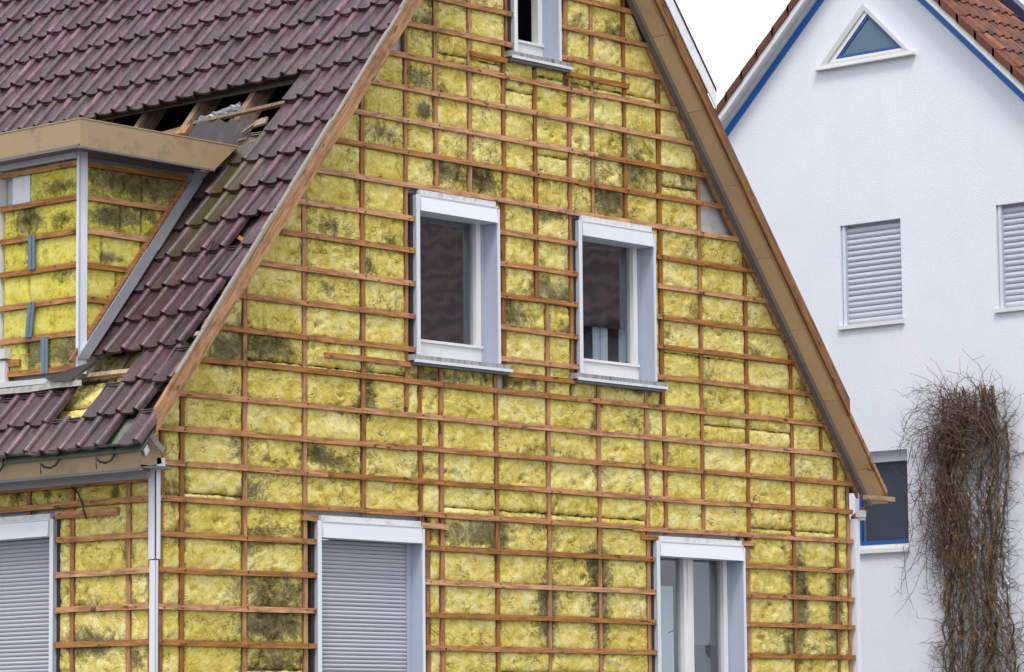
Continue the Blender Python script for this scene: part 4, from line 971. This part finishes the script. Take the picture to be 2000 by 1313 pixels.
for i in range(440):
    k = rv.randrange(15) if rv.random() < .45 else rv.choice((2, 2, 3, 3, 4, 0, 1, 5))
    z = rv.uniform(0.0, 5.7); n = rv.randint(7, 20); off = rv.gauss(0, .032); dpt = .03 + ropes[k][4] + rv.gauss(0, .03); r0 = rv.choice((.0035, .0045, .0055, .008)); pts = []; wob = rv.uniform(0, 6)
    k2 = rv.randrange(15) if rv.random() < .25 else k
    for j in range(n):
        if z > 6.0: break
        f_ = j / n; y = rope_y(k, z) * (1 - f_) + rope_y(k2, z) * f_ + off + .022 * math.sin(j * .9 + wob)
        pts.append((XW - max(.012, dpt + .02 * math.sin(j * 1.1 + wob)), y, z)); z += rv.uniform(.05, .11); off += rv.gauss(0, .010)
    if len(pts) > 2: stems.tube(pts, r0, 4)
# tangled cross strands
for i in range(420):
    z = rv.uniform(.3, 5.8); k = rv.randrange(15); y = rope_y(k, z) + rv.gauss(0, .05); a = rv.uniform(0, 6.28); pts = []
    for j in range(7):
        pts.append((XW - rv.uniform(.05, .22), y, z)); y += .05 * math.cos(a); z += .05 * math.sin(a); a += rv.gauss(0, .6)
    stems.tube(pts, .0035, 3)
def twig(p, ang, l, r, curl, n=6, out=.0):
    x, y, z = p; pts = []
    for k in range(n + 1):
        pts.append((x, y, z)); y += math.cos(ang) * l / n; z += math.sin(ang) * l / n; x -= out / n; ang += curl / n + rv.gauss(0, .16)
    twigs.tube(pts, [r * (1 - .55 * k / n) for k in range(n + 1)], 3); return pts
# mop at the top: long arching shoots, each with side shoots
for i in range(210):
    y = rv.uniform(1.45, 2.45); z = rv.uniform(5.2, 5.85); left = rv.random() < .66
    a = rv.uniform(-.1, 1.5) if left else rv.uniform(1.5, 3.1)
    pts = twig((XW - rv.uniform(.04, .28), y, z), a, rv.uniform(.25, .75) * (1.15 if left else .62),   .0048, rv.uniform(-3.0, -.5) if left else rv.uniform(0, 1.8), 7, rv.uniform(0, .14))
    for q in pts[2:]:
        if rv.random() < .42: twig(q, a + rv.uniform(-1.5, 1.5), rv.uniform(.06, .22), .0032, rv.uniform(-1, 1), 3)
# hanging shoots on the left
for i in range(150):
    y = 2.2 + abs(rv.gauss(0, .27)); z = rv.uniform(4.3, 5.75) - (y - 2.2) * .5
    pts = twig((XW - rv.uniform(.03, .2), y, z), -math.pi / 2 + rv.uniform(-.5, .5), rv.uniform(.3, .95), .005, rv.uniform(-.6, .6), 8)
    for q in pts[1:]:
        if rv.random() < .6: twig(q, rv.choice((0, 1, 1)) * math.pi * 0 + rv.uniform(-.6, .9), rv.uniform(.05, .2), .003, rv.uniform(-.8, .8), 3)
# side twigs along the column
for i in range(330):
    z = rv.uniform(.5, 5.6); c0, hw = width(z); sg = rv.choice((1, 1, -1)); y = c0 + sg * hw * rv.uniform(.7, 1.05)
    a = rv.uniform(-.6, .9); a = a if sg > 0 else math.pi - a
    pts = twig((XW - rv.uniform(.02, .15), y, z), a, rv.uniform(.12, .5), .0042, rv.uniform(-1.2, 1.2), 5)
    for q in pts[2:]:
        if rv.random() < .5: twig(q, a + rv.uniform(-1, 1), rv.uniform(.05, .15), .003, 0, 3)
# strong looping stems on both edges
for sg in (1, -1):
    for i in range(14):
        z = .3 + i * .36; pts = []
        for k in range(9):
            c0, hw = width(z + k * .07); pts.append((XW - .06 - .06 * math.sin(k / 8 * math.pi), c0 + sg * (hw * .92 + .11 * math.sin(k / 8 * math.pi) * rv.uniform(.5, 1)), z + k * .07))
        stems.tube(pts, .012, 5)
# dry leaves and tufts
for i in range(700):
    z = rv.uniform(1.2, 5.8); c0, hw = width(z); y = c0 + hw * max(-1, min(1, rv.gauss(0, .5)))
    if i % 3 == 0: z = rv.choice((2.15, 2.9, 2.5, 1.8)) + rv.gauss(0, .14); y = c0 - .12 + rv.gauss(0, .18)
    p = Vector((XW - rv.uniform(.08, .30), y, z)); d = Vector((rv.uniform(-.5, .1), rv.uniform(-.6, .6), rv.uniform(-1, .3))).normalized() * rv.uniform(.03, .09); s_ = Vector((rv.uniform(-.4, .4), 1, rv.uniform(-.4, .4))).normalized() * .008
    dry.add([p - s_, p + s_, p + d * .6 + s_ * 1.3, p + d, p + d * .6 - s_ * 1.3], [(0, 1, 2, 3, 4)])
for nm, mb, mt in (("stems", stems, M_STEM), ("twigs", twigs, M_TWIG), ("dry_leaves", dry, M_DRY)):
    o = mb.obj(nm, mt, VN, recalc=False); to_local(o, VN); o["kind"] = "stuff"
tl = MB()
for k in range(-44, 26):
    for sg in (1, -1):
        pts = []
        y0_, y1_ = 1.47, 2.32; zc = 3.2 + k * .11
        za, zb_ = zc - sg * .6, zc + sg * .6
        if max(za, zb_) > 5.9 or min(za, zb_) < .1: continue
        tl.tube([(XW - .02 - .004 * sg, y0_, za), (XW - .02 - .004 * sg, y1_, zb_)], .0028, 3)
for y in (1.46, 2.33): tl.tube([(XW - .02, y, 0), (XW - .02, y, 5.9)], .008, 5)
tag(tl.obj("wire_trellis", M_ZINC, None, recalc=False), "diamond wire mesh trellis on the white wall behind the vine", "trellis")

M_NROOF, n_, p_ = new_mat("banded_dark_tiles")
wv = N(n_, "ShaderNodeTexWave", bands_direction='Z'); wv.inputs["Scale"].default_value = 0.9; wv.inputs["Distortion"].default_value = 2.5; wv.inputs["Detail"].default_value = 2
n_.links.new(coords(n_), wv.inputs["Vector"])
n_.links.new(ramp(n_, wv.outputs["Fac"], [(0.2, (0.045, 0.028, 0.030)), (0.8, (0.12, 0.070, 0.068))]), p_.inputs["Base Color"]); p_.inputs["Roughness"].default_value = 0.8
# ================================================================== HOUSE ACROSS THE STREET (mirrored in the panes)
NB = thing("neighbour_house", "pale house with dark red roof, mirrored in the upper window panes", "house", (27, -16, 0))
def nb(mb, nm, mt):
    o = mb.obj(nm, mt, NB); o.matrix_parent_inverse = Matrix.Translation(NB.location).inverted(); return o
m = MB(); m.box(22.5, 34, -27, -7, 0, 8.3); nb(m, "wall", M_RENDER)
m = MB(); m.hexa([(21.9, -27.5, 8.2), (28.2, -27.5, 14.6), (21.9, -6.5, 8.2), (28.2, -6.5, 14.6), (21.8, -27.5, 8.35), (28.2, -27.5, 14.8), (21.8, -6.5, 8.35), (28.2, -6.5, 14.8)])
m.hexa([(34.6, -27.5, 8.2), (28.2, -27.5, 14.6), (34.6, -6.5, 8.2), (28.2, -6.5, 14.6), (34.7, -27.5, 8.35), (28.2, -27.5, 14.8), (34.7, -6.5, 8.35), (28.2, -6.5, 14.8)])
nr = nb(m, "roof", M_NROOF)
for i in range(8):
    for z in (2.0, 5.2):
        m = MB(); m.box(22.44, 22.52, -26 + i * 2.4, -24.9 + i * 2.4, z, z + 1.4); nb(m, "window", M_GREYTRIM)
